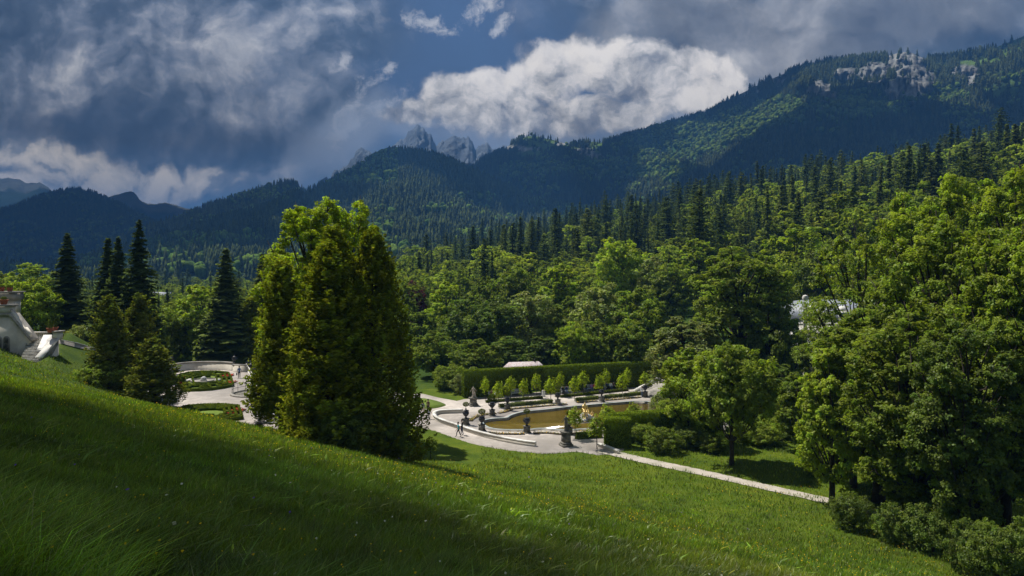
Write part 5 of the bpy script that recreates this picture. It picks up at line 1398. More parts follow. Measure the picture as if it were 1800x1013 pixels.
def statue(px, py, label, mt, pm, h=2.1, ped=1.9, hunched=0):
    p = at(px, py, 0); e = empty('statue', (p.x, p.y, 0), R(20), label=label, cat='statue'); q = MB(); q.box((0, 0, -.1), (1.25, 1.25, .35)); q.box((0, 0, .252), (1.08, 1.08, .22), 0, .88)
    q.box((0, 0, .475), (.84, .84, ped - .75), 0, .94); q.box((0, 0, ped - .273), (.95, .95, .12)); q.box((0, 0, ped - .151), (1.10, 1.10, .15)); q.build('pedestal', M[pm], e)
    J, hz = skeleton(stride=.06, arms=(.10, .22), lean=.03, elbow=.3, stout=1.25); s_ = h / 1.78
    b = bpy.data.objects.new('figure', figure_mesh('figure', J, [M[mt]], lambda c: 0)); COL.objects.link(b); b.parent = e; b.location = (0, 0, ped); b.scale = (s_,) * 3
    rs_ = random.Random(px); dr = MB(); prof = [(.27, 0), (.22, .12), (.17, .4), (.16, .7), (.17, .88), (.13, .98)]; n = 22; vs_ = []; fs = []
    for (r, z_) in prof:
        for i in range(n): a_ = 6.283 * i / n; rr = r * (1 + .13 * math.sin(a_ * 7 + z_ * 2) + rs_.uniform(-.03, .03)); vs_.append((rr * math.cos(a_), rr * .85 * math.sin(a_) - .03, z_))
    for j in range(len(prof) - 1):
        for i in range(n): fs.append((j * n + i, j * n + (i + 1) % n, (j + 1) * n + (i + 1) % n, (j + 1) * n + i))
    o = dr.add(vs_, fs).build('drapery', M[mt], e, True); o.location = (0, 0, ped + .01); o.scale = (s_,) * 3
    c_ = MB().lathe([(.16, 0), (.17, .25), (.11, .45), (.13, .6), (.09, .72), (.03, .8)], (.30, .1, 0), 9).build('attendant', M[mt], e, True); c_.location = (0, 0, ped); c_.scale = (s_,) * 3
    return e


statue(832, 713.5, 'pale sandstone figure on a dark pedestal before the clipped hedge', 'pale_statue', 'old_stone', 1.65, 1.2)
statue(995, 784, 'dark weathered statue on a tall pedestal at the lawn edge', 'old_stone', 'old_stone', 1.85, 1.65)

# gilded fountain group
p = at(1028, 742, -.35); e = empty('fountain', (p.x, p.y, -.38), R(15), label='gilded figure group on white rocks in the middle of the ochre pool', cat='fountain')
MB().box((0, 0, -.5), (3.3, 2.3, .72)).build('plinth', M['grey_stone'], e)
rs_ = random.Random(4); rk = MB()
for k in range(26):
    a_ = rs_.random() * 6.28; r = rs_.uniform(.1, 1.15); sz = rs_.uniform(.22, .5); rk.lathe([(sz * .7, -.1), (sz, sz * .3), (sz * .75, sz * .8), (sz * .2, sz * 1.1)], (r * math.cos(a_) * 1.15, r * math.sin(a_) * .8, .22 + max(0, (1.1 - r)) * .55), 6)
rk.build('rocks', M['rock_white'], e)
J, hz = skeleton(pose='sit', stout=1.1, arms=(.1, .3)); gm = figure_mesh('figure', J, [M['gold']], lambda c: 0)
for (x, y, z, s_, a_, nm) in [(0, 0, .78, 1.45, 170, 'figure'), (-1.15, -.1, .5, .85, 200, 'cherub'), (.95, -.25, .45, .85, 130, 'cherub'), (.75, .5, .5, .8, 60, 'cherub'), (-.45, -.75, .35, .75, 190, 'cherub')]:
    o = bpy.data.objects.new(nm, gm); COL.objects.link(o); o.parent = e; o.location = (x, y, z); o.scale = (s_,) * 3; o.rotation_euler = (0, 0, R(a_))

# ------------------------------------------------------------------ young trees
YT = [(853, 706, 661), (876, 716, 669), (898, 704.5, 660), (921, 711, 664), (943, 700, 655), (968, 708, 662), (985, 697.5, 652), (1010, 705.5, 660), (1025, 694.5, 650), (1053, 701, 657), (1065, 692, 647), (1094, 697.5, 655), (1103, 688, 645), (1133, 688, 653),
      (1011, 772, 713), (1049.5, 790, 727), (1067, 768, 708), (1113, 762, 706)]
PL = ['standing nearest the pale statue', 'before the first bench', 'behind the low round box ball', 'before the second bench', 'beside the hedge opening', 'just past the hedge opening', 'behind the third bench', 'by the third bench', 'between third and fourth benches',
      'before the fourth bench', 'behind the fourth bench', 'before the fifth bench', 'behind the fifth bench', 'near the top of the garden steps', 'beside the dark statue', 'on a thin stem in the gravel by the ramp wall', 'rising just behind the square hedge end', 'rising over the low hedge along the pool']
for k, (px, py, yt) in enumerate(YT):
    p = at(px, py, 0); H = (py - yt) / F * p.y; plant('young_tree', 'sapling' if k % 2 else 'sapling_b', p.x, p.y, H, (.72 + .12 * (k % 3)) if k < 14 else 1.1, 'young fresh green tree ' + PL[k], 'tree', 'leaf_bright' if k < 14 else 'leaf_fresh', 'bark', 'young trees round the pool', z=0)
p = at(757, 816, .1); plant('young_tree', 'sapling', p.x, p.y, 2.2, .8, 'thin leafy sapling alone on the lawn beside the arborvitae', 'tree', 'leaf_mid', 'bark', z=gz(p.x, p.y))

# ------------------------------------------------------------------ pavilion behind the hedge
e = empty('pavilion', (2.3, 113.5, 0), R(12), label='small pavilion whose pale mottled tiled roof shows over the hedge', cat='pavilion')
MB().box((0, 0, -.2), (5.6, 4.0, 3.1)).build('wall', M['plaster'], e)
rf = MB(); rf.add([(-3.6, -2.5, 2.9), (3.6, -2.5, 2.9), (3.6, 2.5, 2.9), (-3.6, 2.5, 2.9), (-2.9, 0, 4.3), (2.2, 0, 4.3)], [(0, 1, 5, 4), (1, 2, 5), (2, 3, 4, 5), (3, 0, 4), (3, 2, 1, 0)])
M['tiles'] = mat('mottled_tiles', (.34, .27, .26), (.52, .50, .50), 5, .7, .5, 14, lo=.45, hi=.55, c3=(.44, .33, .31), s3=3)
rf.build('roof', M['tiles'], e); MB().lathe([(.14, 4.0), (.12, 4.45), (.16, 4.5), (.04, 4.7)], (1.5, 0, 0), 8).build('finial', M['iron'], e)
p = at(285, 540, Y=330); e = empty('farmhouse', (p.x, 330, gz(p.x, 330)), R(-12), label='small distant white house with grey roof among the valley trees', cat='house')
MB().box((0, 0, -.5), (11, 8, 6)).build('wall', M['white_stone'], e); rf = MB(); rf.add([(-6.2, -4.8, 5.3), (6.2, -4.8, 5.3), (6.2, 4.8, 5.3), (-6.2, 4.8, 5.3), (-6.2, 0, 8.4), (6.2, 0, 8.4)], [(0, 1, 5, 4), (2, 3, 4, 5), (1, 2, 5), (3, 0, 4), (3, 2, 1, 0)])
rf.build('roof', M['slate'], e)
for k in range(4): MB().box((-3.9 + k * 2.6, -4.03, 3), (1.0, .1, 1.3)).build('window', M['shutter'], e)

# ------------------------------------------------------------------ garden steps at the far pool end
e = empty('garden_steps', (0, 0, 0), label='broad pale stone steps with side walls climbing from the far pool end', cat='steps')
q0 = at(1140, 699, 0); dv = Vector((.93, .37)); nv = Vector((-dv.y, dv.x)); st = MB()
for k in range(12):
    a = q0.xy + dv * (.42 * k + 6) + nv * 1.5; st.box((a.x, a.y, 0 if k == 0 else .001 * k), (.42 * 1 + 12 - .84 * k * 0, 5.6, .16 * (k + 1)), math.atan2(dv.y, dv.x)) if False else st.box((q0.x + dv.x * (.42 * k + .2) + nv.x * 1.2, q0.y + dv.y * (.42 * k + .2) + nv.y * 1.2, -.1), (.418, 5.4, .1 + .16 * (k + 1)), math.atan2(dv.y, dv.x))
st.build('treads', M['grey_stone'], e)
for s_ in (-1.65, 4.05):
    a = q0.xy + nv * s_; b = a + dv * 5.2; MB().wall([tuple(a), tuple(b)], -.1, lambda k: .55 + 2.0 * k, .45).build('side_wall', M['white_stone'], e)
bb = q0.xy + dv * 11 + nv * 1.2; MB().box((bb.x, bb.y, -.2), (11.6, 6.2, 2.1), math.atan2(dv.y, dv.x)).build('landing', M['gravel'], e)
p = at(1140, 690, 0); e2 = empty('flower_pot', (p.x, p.y, 0), label='terracotta tub with a leafy bush at the foot of the garden steps', cat='pot')
MB().lathe([(.28, 0), (.42, .5), (.46, .62), (.36, .62)], n=14).build('tub', M['terracotta'], e2, True); topiary(p.x, p.y, .6, .25, .62, 'leafy bush growing in the terracotta tub at the steps', 'bush', 'potted_bush', None)

# ------------------------------------------------------------------ palace behind the right trees
e = empty('palace', (66, 130, 0), R(-6), label='ornate white palace with slate mansard roof glimpsed through the big maples', cat='palace')
W_, D_, H_ = 30, 16, 9.5
body = MB(); body.box((0, 0, -.5), (W_, D_, H_ + .5)); body.box((0, -D_ / 2 - 1.2, -.5), (10, 2.4, H_ + .9)); body.build('wall', M['white_stone'], e)
co = MB(); co.box((0, 0, H_ + .01), (W_ + 1.0, D_ + 1.0, .5)); co.box((0, -D_ / 2 - 1.25, H_ + .42), (10.8, 3.1, .5)); co.build('cornice', M['white_stone'], e)
for k in range(9):
    x = -W_ / 2 + 2.2 + k * (W_ - 4.4) / 8; y = -D_ / 2 - (2.4 if abs(x) < 5 else 0)
    for z0, h_ in ((1.0, 2.6), (5.2, 3.0)):
        wn_ = MB(); wn_.box((x, y - .04, z0), (1.5, .16, h_)); w1 = wn_.build('window', M['grey_stone'], e); MB().box((x, y - .135, z0 + .12), (1.2, .05, h_ - .24)).build('pane', M['shutter'], w1)
    MB().box((x + 1.45, y - .10, .2), (.42, .3, H_ - .4)).build('pilaster', M['plaster'], e)
rf = MB(); hw, hd_ = W_ / 2 - .3, D_ / 2 - .3; z1, z2, z3 = H_ + .51, H_ + 3.4, H_ + 4.3
rf.add([(-hw, -hd_, z1), (hw, -hd_, z1), (hw, hd_, z1), (-hw, hd_, z1), (-hw + 1.6, -hd_ + 1.6, z2), (hw - 1.6, -hd_ + 1.6, z2), (hw - 1.6, hd_ - 1.6, z2), (-hw + 1.6, hd_ - 1.6, z2), (-hw + 5, 0, z3), (hw - 5, 0, z3)],
       [(0, 1, 5, 4), (1, 2, 6, 5), (2, 3, 7, 6), (3, 0, 4, 7), (4, 5, 9, 8), (5, 6, 9), (6, 7, 8, 9), (7, 4, 8), (3, 2, 1, 0)]); rf.build('roof', M['slate'], e)
for k in range(13):
    x = -W_ / 2 + k * W_ / 12; y = -D_ / 2 - .3; MB().lathe([(.22, H_ + .512), (.22, H_ + .9), (.10, H_ + 1.0), (.26, H_ + 1.3), (.12, H_ + 1.6), (.14, H_ + 1.75), (.02, H_ + 1.9)], (x, y, 0), 8).build('finial', M['white_stone'], e)
for k in range(5):
    x = -11 + k * 5.5; dm = MB(); dm.box((x, -hd_ + .7, z1 + .4), (1.5, 1.4, 1.7)); dm.lathe([(.85, 0), (.80, .4), (.5, .75), (.1, .9)], (x, -hd_ + .7, z1 + 2.11), 10); d1 = dm.build('dormer', M['white_stone'], e); MB().box((x, -hd_ - .03, z1 + .6), (.9, .06, 1.2)).build('pane', M['shutter'], d1)
p = at(1415.5, 524, Y=112); e = empty('finial_column', (p.x, 112, 0), label='tall white column topped by a ball rising above the leaves', cat='column')
MB().lathe([(.45, 0), (.35, .4), (.30, p.z - 1.9), (.42, p.z - 1.7), (.25, p.z - 1.5), (.36, p.z - 1.2), (.2, p.z - .8)], n=12).build('shaft', M['white_stone'], e, True)
MB().lathe([(.05, -.5), (.36, -.38), (.5, 0), (.36, .38), (.05, .5)], (0, 0, p.z), 16).build('ball', M['white_stone'], e, True)

# ------------------------------------------------------------------ parterres on the terrace
def scalep(poly, k, c): return [(c[0] + (p[0] - c[0]) * k, c[1] + (p[1] - c[1]) * k) for p in poly]


def parterre(name, pix, centre, label, seed, reds):
    poly = [tuple(at(a, b, TER)[:2]) for a, b in pix]; c = tuple(at(*centre, TER)[:2]); e = empty(name, (0, 0, 0), label=label, cat='flower bed'); rs_ = np.random.RandomState(seed)
    MB().prism(poly, TER - .05, TER + .06).build('turf', M['lawn'], e)
    P, N_ = [], []; core = MB(); lines = [(scalep(poly, k, c), True) for k in (.98, .80, .62, .44)]
    for i in range(0, len(poly)): a = scalep(poly, .97, c)[i]; b = scalep(poly, .46 if i % 2 else .66, c)[i]; lines.append(([a, b], False))
    for ln, closed in lines:
        n = len(ln)
        for i in range(n if closed else n - 1):
            a, b = np.array(ln[i]), np.array(ln[(i + 1) % n]); l_ = np.linalg.norm(b - a)
            if l_ < .05: continue
            if closed and rs_.rand() < .12 and len(P) > 12: continue
            m_ = (a + b) / 2; an = math.atan2(b[1] - a[1], b[0] - a[0]); core.box((m_[0], m_[1], TER + .06), (l_ + .1, .24, .34), an)
            k = int(l_ * 60); t = (b - a) / l_; nn = np.array([-t[1], t[0]]); q = a + rs_.rand(k, 1) * (b - a) + nn * (rs_.rand(k, 1) - .5) * .26; P.append(np.concatenate([q, TER + .30 + rs_.rand(k, 1) * .18], 1))
    P = np.concatenate(P); V, Fc = leafquads(P, rs_.normal(size=P.shape) * .5 + np.array([0, 0, 1]), .10, rs_)
    o = treepart('box_edging', [(V, Fc, 0, clump_tint(rs_, len(P), 1)), (np.array(core.v), core.f, 0, .6)], [M['box']], e)
    for (a, b, w_, h_) in reds:
        q = at(a, b, TER); n = 160; P = np.stack([q.x + (rs_.rand(n) - .5) * w_, q.y + (rs_.rand(n) - .5) * h_, TER + .1 + rs_.rand(n) * .2], -1); V, Fc = leafquads(P, rs_.normal(size=P.shape) * .4 + np.array([0, 0, 1]), .2, rs_)
        bx = MB().box((q.x, q.y, TER + .062), (w_, h_, .05)); treepart('red_bedding', [(V, Fc, 0, clump_tint(rs_, n, 1)), (np.array(bx.v), bx.f, 1, 1.0)], [M['red_flower'], M['soil']], e)
    return e


parterre('parterre', [(309, 670), (315, 662), (332, 657.5), (354, 655.5), (380, 655.5), (402, 658), (407, 667), (411, 680), (392, 684), (372, 687), (350, 688.5), (321, 689), (314, 683)], (360, 671),
         'oval parterre of clipped box scrolls round the white basin', 1, [(401, 662, 1.2, 2.0), (403.5, 674.5, 1.3, 2.6), (314.5, 667, 1.1, 1.8), (319, 676, .8, 1.2)])
parterre('parterre', [(312, 722), (330, 717), (360, 715), (390, 714.5), (420, 717), (424, 728), (427, 738), (405, 741), (380, 742), (340, 742), (300, 736)], (372, 728),
         'second box parterre partly hidden by the meadow crest', 2, [(416, 725, 1.3, 2.8), (404, 718.5, 1.0, 1.2)])
p = at(358, 671.5, TER); e = empty('basin_fountain', (p.x, p.y, TER), label='small white stone basin with rocky jet amid the oval parterre', cat='fountain')
MB().lathe([(1.55, -.02), (1.55, .34), (1.38, .37), (1.34, .2), (.2, .18)], n=28, sx=1.15, sy=1.2).build('basin', M['grey_stone'], e, True)
for s_ in (-1, 1): MB().box((s_ * 2.1, 0, -.02), (.6, 1.0, .42)).build('end_block', M['white_stone'], e)
MB().lathe([(.5, .19), (.35, .4), (.42, .6), (.12, .8)], n=9).build('jet_rock', M['rock_white'], e)
# round stair well with railing
p = at(446, 692, TER); e = empty('round_stairwell', (p.x, p.y, TER), label='round opening with pale kerb and thin curved iron railing on the terrace', cat='stairwell')
MB().wall([(2.75 * math.cos(a), 2.75 * math.sin(a)) for a in np.linspace(0, 6.283, 36, endpoint=False)], -.05, .18, .45, True).build('kerb', M['grey_stone'], e)
MB().lathe([(2.5, .02), (2.5, .03)], n=30).build('well_shade', M['old_stone'], e)  # flat dark disc standing in for the shaded opening
rl = MB(); arc = [(2.7 * math.cos(a), 2.7 * math.sin(a)) for a in np.linspace(R(60), R(200), 18)]
for z_ in (.65, 1.2): rl.tube([(x, y, z_) for x, y in arc], .03, 5)
for x, y in arc[::3] + [arc[-1]]: rl.tube([(x, y, .18), (x, y, 1.2)], .03, 5)
rl.build('railing', M['iron'], e)

# ------------------------------------------------------------------ stairs on the left
def L3(zx, zy, D): return at(zx / 5.065, 460 + zy / 5.065, Y=D)


e = empty('grand_stairs', (-64, 92, 6), label='cream plaster double stairs with piers, arches and balustrade at the edge of the meadow', cat='stairs'); inv = Vector((64, -92, -6))
def loc(v_): return tuple(Vector(v_) + inv)


D0 = 91.0
wallp = [L3(-260, 1000, D0), L3(210, 1000, D0), L3(262, 700, D0), L3(82, 482, D0), L3(-260, 462, D0)]
MB().plate([loc(p) for p in wallp], (0, 1.2, 0)).build('wall', M['plaster'], e)
cop = [L3(270, 705, D0 - .2), L3(262, 640, D0 - .2), L3(214, 590, D0 - .2), L3(206, 612, D0 - .2), L3(98, 452, D0 - .2), L3(84, 440, D0 - .2), L3(-260, 440, D0 - .2), L3(-260, 482, D0 - .2), L3(78, 482, D0 - .2)]
MB().plate([loc(p) for p in [L3(272, 712, D0 - .25), L3(266, 690, D0 - .25), L3(92, 462, D0 - .25), L3(-260, 462, D0 - .25), L3(-260, 486, D0 - .25), L3(80, 486, D0 - .25)]], (0, 1.7, 0)).build('coping', M['grey_stone'], e)
MB().plate([loc(p) for p in [L3(266, 686, D0), L3(264, 640, D0), L3(222, 585, D0), L3(218, 608, D0), L3(150, 515, D0), L3(146, 492, D0), L3(94, 425, D0), L3(92, 459, D0)]], (0, .5, 0)).build('parapet', M['plaster'], e)
def block(name, zx0, zx1, zy0, zy1, D, dep, mt='plaster'): MB().plate([loc(p) for p in [L3(zx0, zy1, D), L3(zx1, zy1, D), L3(zx1, zy0, D), L3(zx0, zy0, D)]], (0, dep, 0)).build(name, M[mt], e)
block('pier', -260, 84, 398, 459, D0 - .1, 1.2); block('pier_cap', -260, 93, 384, 399.5, D0 - .3, 1.5, 'grey_stone')
block('pier', -260, 114, 345, 470, D0 + 6, 1.6); block('pier_cap', -260, 120, 282, 344, D0 + 5.8, 2.0, 'grey_stone'); block('pier_cap', -260, 124, 268, 281, D0 + 5.6, 2.4, 'grey_stone')
for cx0 in (-12, 56):                                       # blind arches, each hollow's shade given by a flat dark plate
    ar = []; rw_, top = 30, 668
    for k in range(13): a = math.pi * k / 12; ar.append((cx0 + rw_ * math.cos(a), top + 30 - 34 * math.sin(a)))
    pts = [(cx0 + rw_, 800)] + ar + [(cx0 - rw_, 800)]
    s1 = MB().plate([loc(L3(a, b, D0 - .07)) for a, b in pts], (0, .06, 0)).build('arch', M['grey_stone'], e)
    pts = [(cx0 - 1 + (a - cx0) * .68, b + (8 if b < 790 else 0)) for a, b in pts]; MB().plate([loc(L3(a, b, D0 - .075)) for a, b in pts], (0, -.04, 0)).build('arch_shade', M['old_stone'], s1)
# flight 2: steps descending towards the meadow
top = L3(330, 697, 92.3); ds = Vector((.43, -.9, 0)).normalized(); es = Vector((ds.y * -1, ds.x, 0)); steps = MB(); n = 15
for k in range(n):
    c = top + ds * (.16 + .33 * k) + es * .0; steps.box(loc((c.x, c.y, top.z - .165 * k - 2.6)), (.33, 2.15, 2.6), math.atan2(ds.y, ds.x))
steps.build('steps', M['old_stone'], e)
nose = MB()
for k in range(n): c = top + ds * (.30 + .33 * k); nose.box(loc((c.x, c.y, top.z - .165 * k - .04)), (.10, 2.152, .06), math.atan2(ds.y, ds.x))
nose.build('tread_edge', M['white_stone'], e)
c = top - ds * 1.2; MB().box(loc((c.x, c.y, top.z - 3)), (2.4, 3.0, 2.98), math.atan2(ds.y, ds.x)).build('landing', M['grey_stone'], e)
# the outer parapet of flight 2
MB().plate([loc(L3(a, b, D)) for a, b, D in [(366, 880, 88.8), (392, 1010, 88.8), (478, 1010, 89.4), (521, 1010, 91.3), (521, 700, 91.3), (500, 708, 90.4), (470, 730, 89.8)]], (-.25, .45, 0)).build('outer_wall', M['plaster'], e)
wa, wb = L3(500, 690, 91.2), L3(345, 862, 88.6); za, zb = wa.z - 6, wb.z - 6
MB().wall([loc(wa)[:2], loc(wb)[:2]], lambda k: za - 1.1 + (zb - za) * k, lambda k: za + (zb - za) * k, .7).build('outer_parapet', M['grey_stone'], e)
MB().wall([loc(wa)[:2], loc(wb)[:2]], lambda k: za + .003 + (zb - za) * k, lambda k: za + .16 + (zb - za) * k, 1.15).build('outer_coping', M['white_stone'], e)
wc = L3(425, 652, 92.6); zc_ = wc.z - 6; wd_ = L3(330, 862, 89.2)
MB().wall([loc(wc)[:2], loc(wd_)[:2]], lambda k: zc_ - 2.0 + (wd_.z - 6 - zc_) * k, lambda k: zc_ + (wd_.z - 6 - zc_) * k, 1.0).build('inner_cheek', M['white_stone'], e)
block('end_pier', 468, 516, 632, 700, 91.2, 1.0); block('end_pier_cap', 462, 519, 620, 633, 91.0, 1.4, 'grey_stone')
bz = L3(270, 690, 93.8).z
for k in range(8): p = L3(279 + k * 17.5, 690, 93.8); b = bpy.data.objects.new('baluster', bal_me); COL.objects.link(b); b.parent = e; b.location = loc((p.x, p.y, bz + .05)); b.scale = (1, 1, .95)
block('top_rail', 262, 425, 626, 640, 93.6, .4, 'plaster'); block('base_rail', 262, 425, 682, 694, 93.6, .4, 'plaster')


def pot(zx, zyb, D, w_, h_, label, kind):
    p = L3(zx, zyb, D); s_ = w_ / 5.065 / F * D / 2; hh = h_ / 5.065 / F * D; q = empty('flower_pot', p, label=label, cat='pot', group='terracotta pots on the stairs')
    MB().lathe([(s_ * .62, 0), (s_ * .9, hh * .75), (s_ * 1.0, hh * .78), (s_ * 1.04, hh), (s_ * .85, hh)], n=16).build('pot_body', M['terracotta'], q, True)
    if kind == 'cone':
        rs_ = np.random.RandomState(int(zx)); k = 500; z_ = rs_.rand(k); a_ = rs_.rand(k) * 6.28; r = s_ * .75 * (1 - z_) ** .8; P = np.stack([r * np.cos(a_), r * np.sin(a_), z_ * 1.15], -1); V, Fc = leafquads(P, np.stack([np.cos(a_), np.sin(a_), .4 + 0 * a_], -1) + rs_.normal(size=P.shape) * .3, .12, rs_)
        o = treepart('potted_conifer', [(V, Fc, 0, clump_tint(rs_, k, 1))], [M['leaf_brown']]); o.location = p + Vector((0, 0, hh * .9)); tag(o, 'small cone-shaped conifer growing in the ' + label, 'plant', 'plants in the stair pots')
    elif kind: topiary(p.x, p.y, p.z + hh * .85, .06, s_ * kind, 'leafy plant growing in the ' + label, 'plant', 'potted_plant', 'plants in the stair pots')


pot(88, 270, D0 + 6.5, 50, 38, 'terracotta pot on the upper pier with a round plant', .95); pot(15, 272, D0 + 6.5, 48, 44, 'terracotta pot on the upper pier close to the picture edge', .9)
pot(34, 384, D0 + .4, 70, 45, 'wide terracotta pot on the lower pier', .7); pot(445, 634, 91.3, 56, 42, 'front terracotta pot on the end pier', 'cone'); pot(492, 621, 92.2, 50, 38, 'rear terracotta pot on the end pier', 'cone')
# low lawn wall running off behind the stairs
lwp = [at(104, 598, Y=96), at(135, 604, Y=98), at(160, 611, Y=100), at(185, 622, Y=101), at(215, 634, Y=102)]
lo = empty('lawn_wall', (0, 0, 0), label='low stone wall with pale coping bordering the lawn beyond the stairs', cat='wall')
MB().wall([tuple(p[:2]) for p in lwp], lambda k: 2 + 0 * k, lambda k: float(np.interp(k, np.linspace(0, 1, 5), [p.z for p in lwp])), .4).build('wall_base', M['grey_stone'], lo)
MB().wall([tuple(p[:2]) for p in lwp], lambda k: float(np.interp(k, np.linspace(0, 1, 5), [p.z for p in lwp])) + .002, lambda k: float(np.interp(k, np.linspace(0, 1, 5), [p.z for p in lwp])) + .12, .55).build('coping', M['white_stone'], lo)

# ------------------------------------------------------------------ meadow grass and flowers
M['blade'] = leafmat('grass_blades', (.125, .185, .014), .0, trans=.42, gloss=.035)


def blades(name, n, Dlo, Dhi, h0, h1, wk, seed, filt=None, lean=.5, pxr=(-260, 2060), tintk=1.0):
    rs_ = np.random.RandomState(seed); m_ = int(n * 2.2); D = Dlo * (Dhi / Dlo) ** rs_.rand(m_); px = rs_.uniform(*pxr, m_); x = (px - CX) / F * D; y = D
    z = ground(x, y, True); ok = (HY - (z - ZC) / y * F < 1120)
    nearm = (y > 60); g = np.ones(len(x), bool); g[nearm] = (poly_sd(x[nearm], y[nearm], GARDEN) < -.05) & (poly_sd(x[nearm], y[nearm], chaikin(FPATH, 1)) < -.0); hz_ = hill(x, y)
    inT = poly_sd(x, y, TERRACE) > 0; g &= ~(inT & (hz_ < TER + .25)); ok &= g
    if filt is not None: ok &= filt(x, y, z)
    idx = np.where(ok)[0][:n]; x, y, z, D = x[idx], y[idx], z[idx], D[idx]; k = len(x)
    patch = 1 + .45 * fbm(x * .5, y * .5, 7, 4); H = rs_.uniform(h0, h1, k) * np.clip(patch + .8 * np.maximum(0, fbm(x * 1.3, y * 1.3, 27, 3)), .4, 2.0); W = np.maximum(.008, wk * D) * rs_.uniform(.7, 1.3, k)
    a = rs_.rand(k) * 6.283; la = np.where(rs_.rand(k) < .5, rs_.normal(.4, .9, k), rs_.rand(k) * 6.283); L = rs_.uniform(.1, lean * 2, k) * H; dx, dy = np.cos(la) * L, np.sin(la) * L; wx, wy = np.cos(a) * W / 2, np.sin(a) * W / 2
    B = np.stack([x, y, z - .03], -1); o_ = np.zeros(k)
    v0 = B + np.stack([-wx, -wy, o_], -1); v1 = B + np.stack([wx, wy, o_], -1); m1 = B + np.stack([dx * .3 + wx * .8, dy * .3 + wy * .8, H * .55], -1); m0 = B + np.stack([dx * .3 - wx * .8, dy * .3 - wy * .8, H * .55], -1); tp = B + np.stack([dx, dy, H * (1 - .25 * lean)], -1)
    V = np.stack([v0, v1, m1, m0, tp], 1).reshape(-1, 3); b = np.arange(k) * 5
    Fc = np.concatenate([np.stack([b, b + 1, b + 2], -1), np.stack([b, b + 2, b + 3], -1), np.stack([b + 3, b + 2, b + 4], -1)])
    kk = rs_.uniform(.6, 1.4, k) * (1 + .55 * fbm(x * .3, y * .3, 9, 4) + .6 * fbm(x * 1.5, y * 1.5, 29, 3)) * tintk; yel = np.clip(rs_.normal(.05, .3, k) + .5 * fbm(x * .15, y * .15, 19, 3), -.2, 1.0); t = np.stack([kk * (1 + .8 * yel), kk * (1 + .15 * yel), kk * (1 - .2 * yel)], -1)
    pale_ = rs_.rand(k) < .05; t[pale_] = t[pale_] * 1.9 + .12; dry = rs_.rand(k) < .03; t[dry] = np.array([3.2, 2.0, 12.0]) * kk[dry, None] * .6
    return tag(npmesh(name, V, Fc, [M['blade']], None, np.tile(t, (3, 1))), kind='stuff')


FPATH = []
_c = [(1056, 793), (1085, 799), (1134, 811), (1185, 821.5), (1230, 831), (1300, 847.5), (1380, 866), (1478, 888), (1535, 901), (1626, 919), (1750, 942), (1900, 965)]
_c = [tuple(at(a, b, -.02)[:2]) for a, b in _c]; FPATH = [(x, y + .85) for x, y in _c] + [(x, y - .85) for x, y in _c[::-1]]
hillf = lambda x, y, z: hill(x, y) > .25
meadf = lambda x, y, z: (hill(x, y) > .25) | ((x > -3 + 2 * fbm(x * .1, y * .1, 61, 2)) & (y < 82))
blades('meadow_grass', 230000, 3.0, 22, .10, .30, .0007, 1, hillf, .55)
blades('meadow_grass', 240000, 18, 92, .12, .33, .0009, 2, meadf, .35)
blades('lawn_grass', 60000, 42, 96, .03, .07, .0011, 3, lambda x, y, z: (hill(x, y) <= .6) & (x > -20) & ((x < 1) | (y > 80)), .4, tintk=1.35)
# the tall tussock at the lower edge, sunlight also put into its brighter tint, and broad leaves in the sward
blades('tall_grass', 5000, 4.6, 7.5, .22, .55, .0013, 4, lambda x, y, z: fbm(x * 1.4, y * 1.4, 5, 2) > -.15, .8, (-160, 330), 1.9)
blades('broad_leaves', 11000, 4.6, 34, .10, .26, .0040, 6, lambda x, y, z: (fbm(x * .8, y * .8, 15, 3) > .02) & (hill(x, y) > .3), 1.3, tintk=1.25)


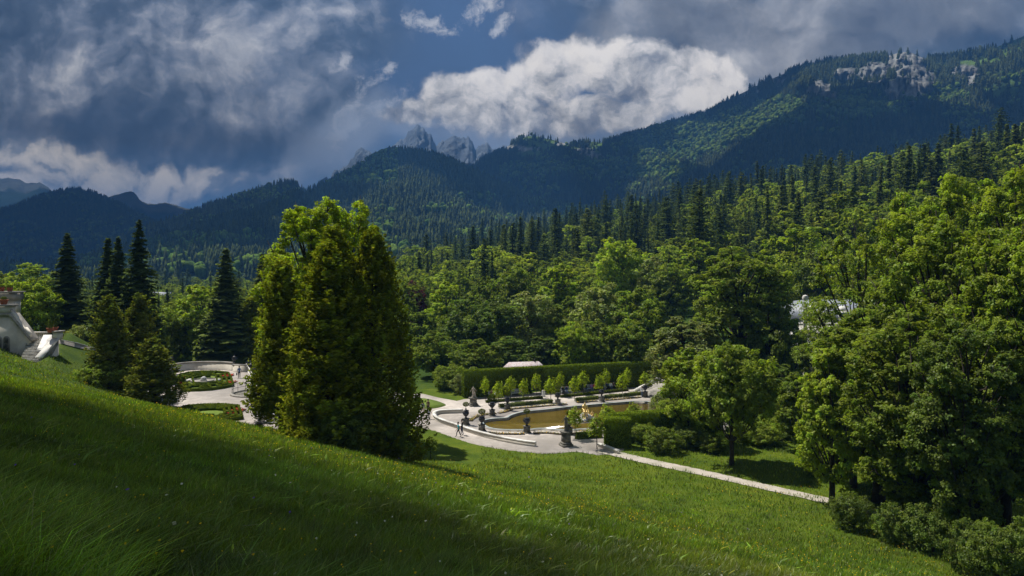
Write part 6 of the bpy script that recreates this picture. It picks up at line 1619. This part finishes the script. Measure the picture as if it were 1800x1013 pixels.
def flowers(name, n, Dlo, Dhi, mt, size, h, seed, filt, px=(-100, 1900)):
    rs_ = np.random.RandomState(seed); m_ = n * 6; D = Dlo * (Dhi / Dlo) ** rs_.rand(m_); x = (rs_.uniform(*px, m_) - CX) / F * D; y = D; z = ground(x, y, True); ok = filt(x, y, z) & (poly_sd(x, y, GARDEN) < 0) & ~((poly_sd(x, y, TERRACE) > 0) & (hill(x, y) < TER + .3)); i = np.where(ok)[0][:n]
    x, y, z = x[i], y[i], z[i]; k = len(x); P = np.stack([x, y, z + rs_.uniform(h * .6, h * 1.2, k)], -1); s_ = np.maximum(size, size * y / 22) * rs_.uniform(.7, 1.3, k)
    V1, F1 = leafquads(P, rs_.normal(size=P.shape) * .3 + np.array([0, -.5, 1]), s_, rs_, 1.0); V2, F2 = leafquads(P + [0, 0, .004], rs_.normal(size=P.shape) * .3 + np.array([0, -.5, 1]), s_, rs_, 1.0)
    return tag(npmesh(name, np.concatenate([V1, V2]), np.concatenate([F1, F2 + len(V1)]), [M[mt]], None, np.ones((2 * k, 3))), kind='stuff')


flowers('buttercups', 420, 5, 40, 'yellow_flower', .024, .27, 1, hillf)
flowers('buttercups', 1500, 26, 84, 'yellow_flower', .026, .31, 2, lambda x, y, z: (fbm(x * .2, y * .2, 33, 3) > .08 - .006 * (x + 30)) & ((hill(x, y) > -.6) | ((x > 2) & (y < 62))))
flowers('white_flowers', 60, 6, 40, 'white_flower', .045, .22, 3, hillf)
flowers('white_flowers', 120, 30, 60, 'white_flower', .022, .22, 5, lambda x, y, z: x > 10)
flowers('violet_flowers', 50, 8, 60, 'violet_flower', .045, .27, 4, hillf)

# ------------------------------------------------------------------ haze: one box of even air round the whole scene
hm = bpy.data.materials.new('haze'); hm.use_nodes = True; n_ = NT(hm.node_tree); n_.n.clear(); o_ = n_.node('ShaderNodeOutputMaterial'); v_ = n_.node('ShaderNodeVolumePrincipled')
v_.inputs['Color'].default_value = (.14, .42, 1.0, 1); v_.inputs['Density'].default_value = 1.5e-4; v_.inputs['Anisotropy'].default_value = .0
n_.l.new(v_.outputs[0], o_.inputs['Volume'])
zmax = max(float(r[4].max()) for r in RID.values()); print('highest ridge', zmax)
hz = MB().box((0, 7700, min(float(GZ.min()), -60) - 1), (36000, 17800, 1)); hv = [list(p) for p in hz.v]
for p in hv[4:]: p[2] = min(1455, zmax + 5)
hz.v = [tuple(p) for p in hv]; tag(hz.build('haze', hm), kind='stuff')
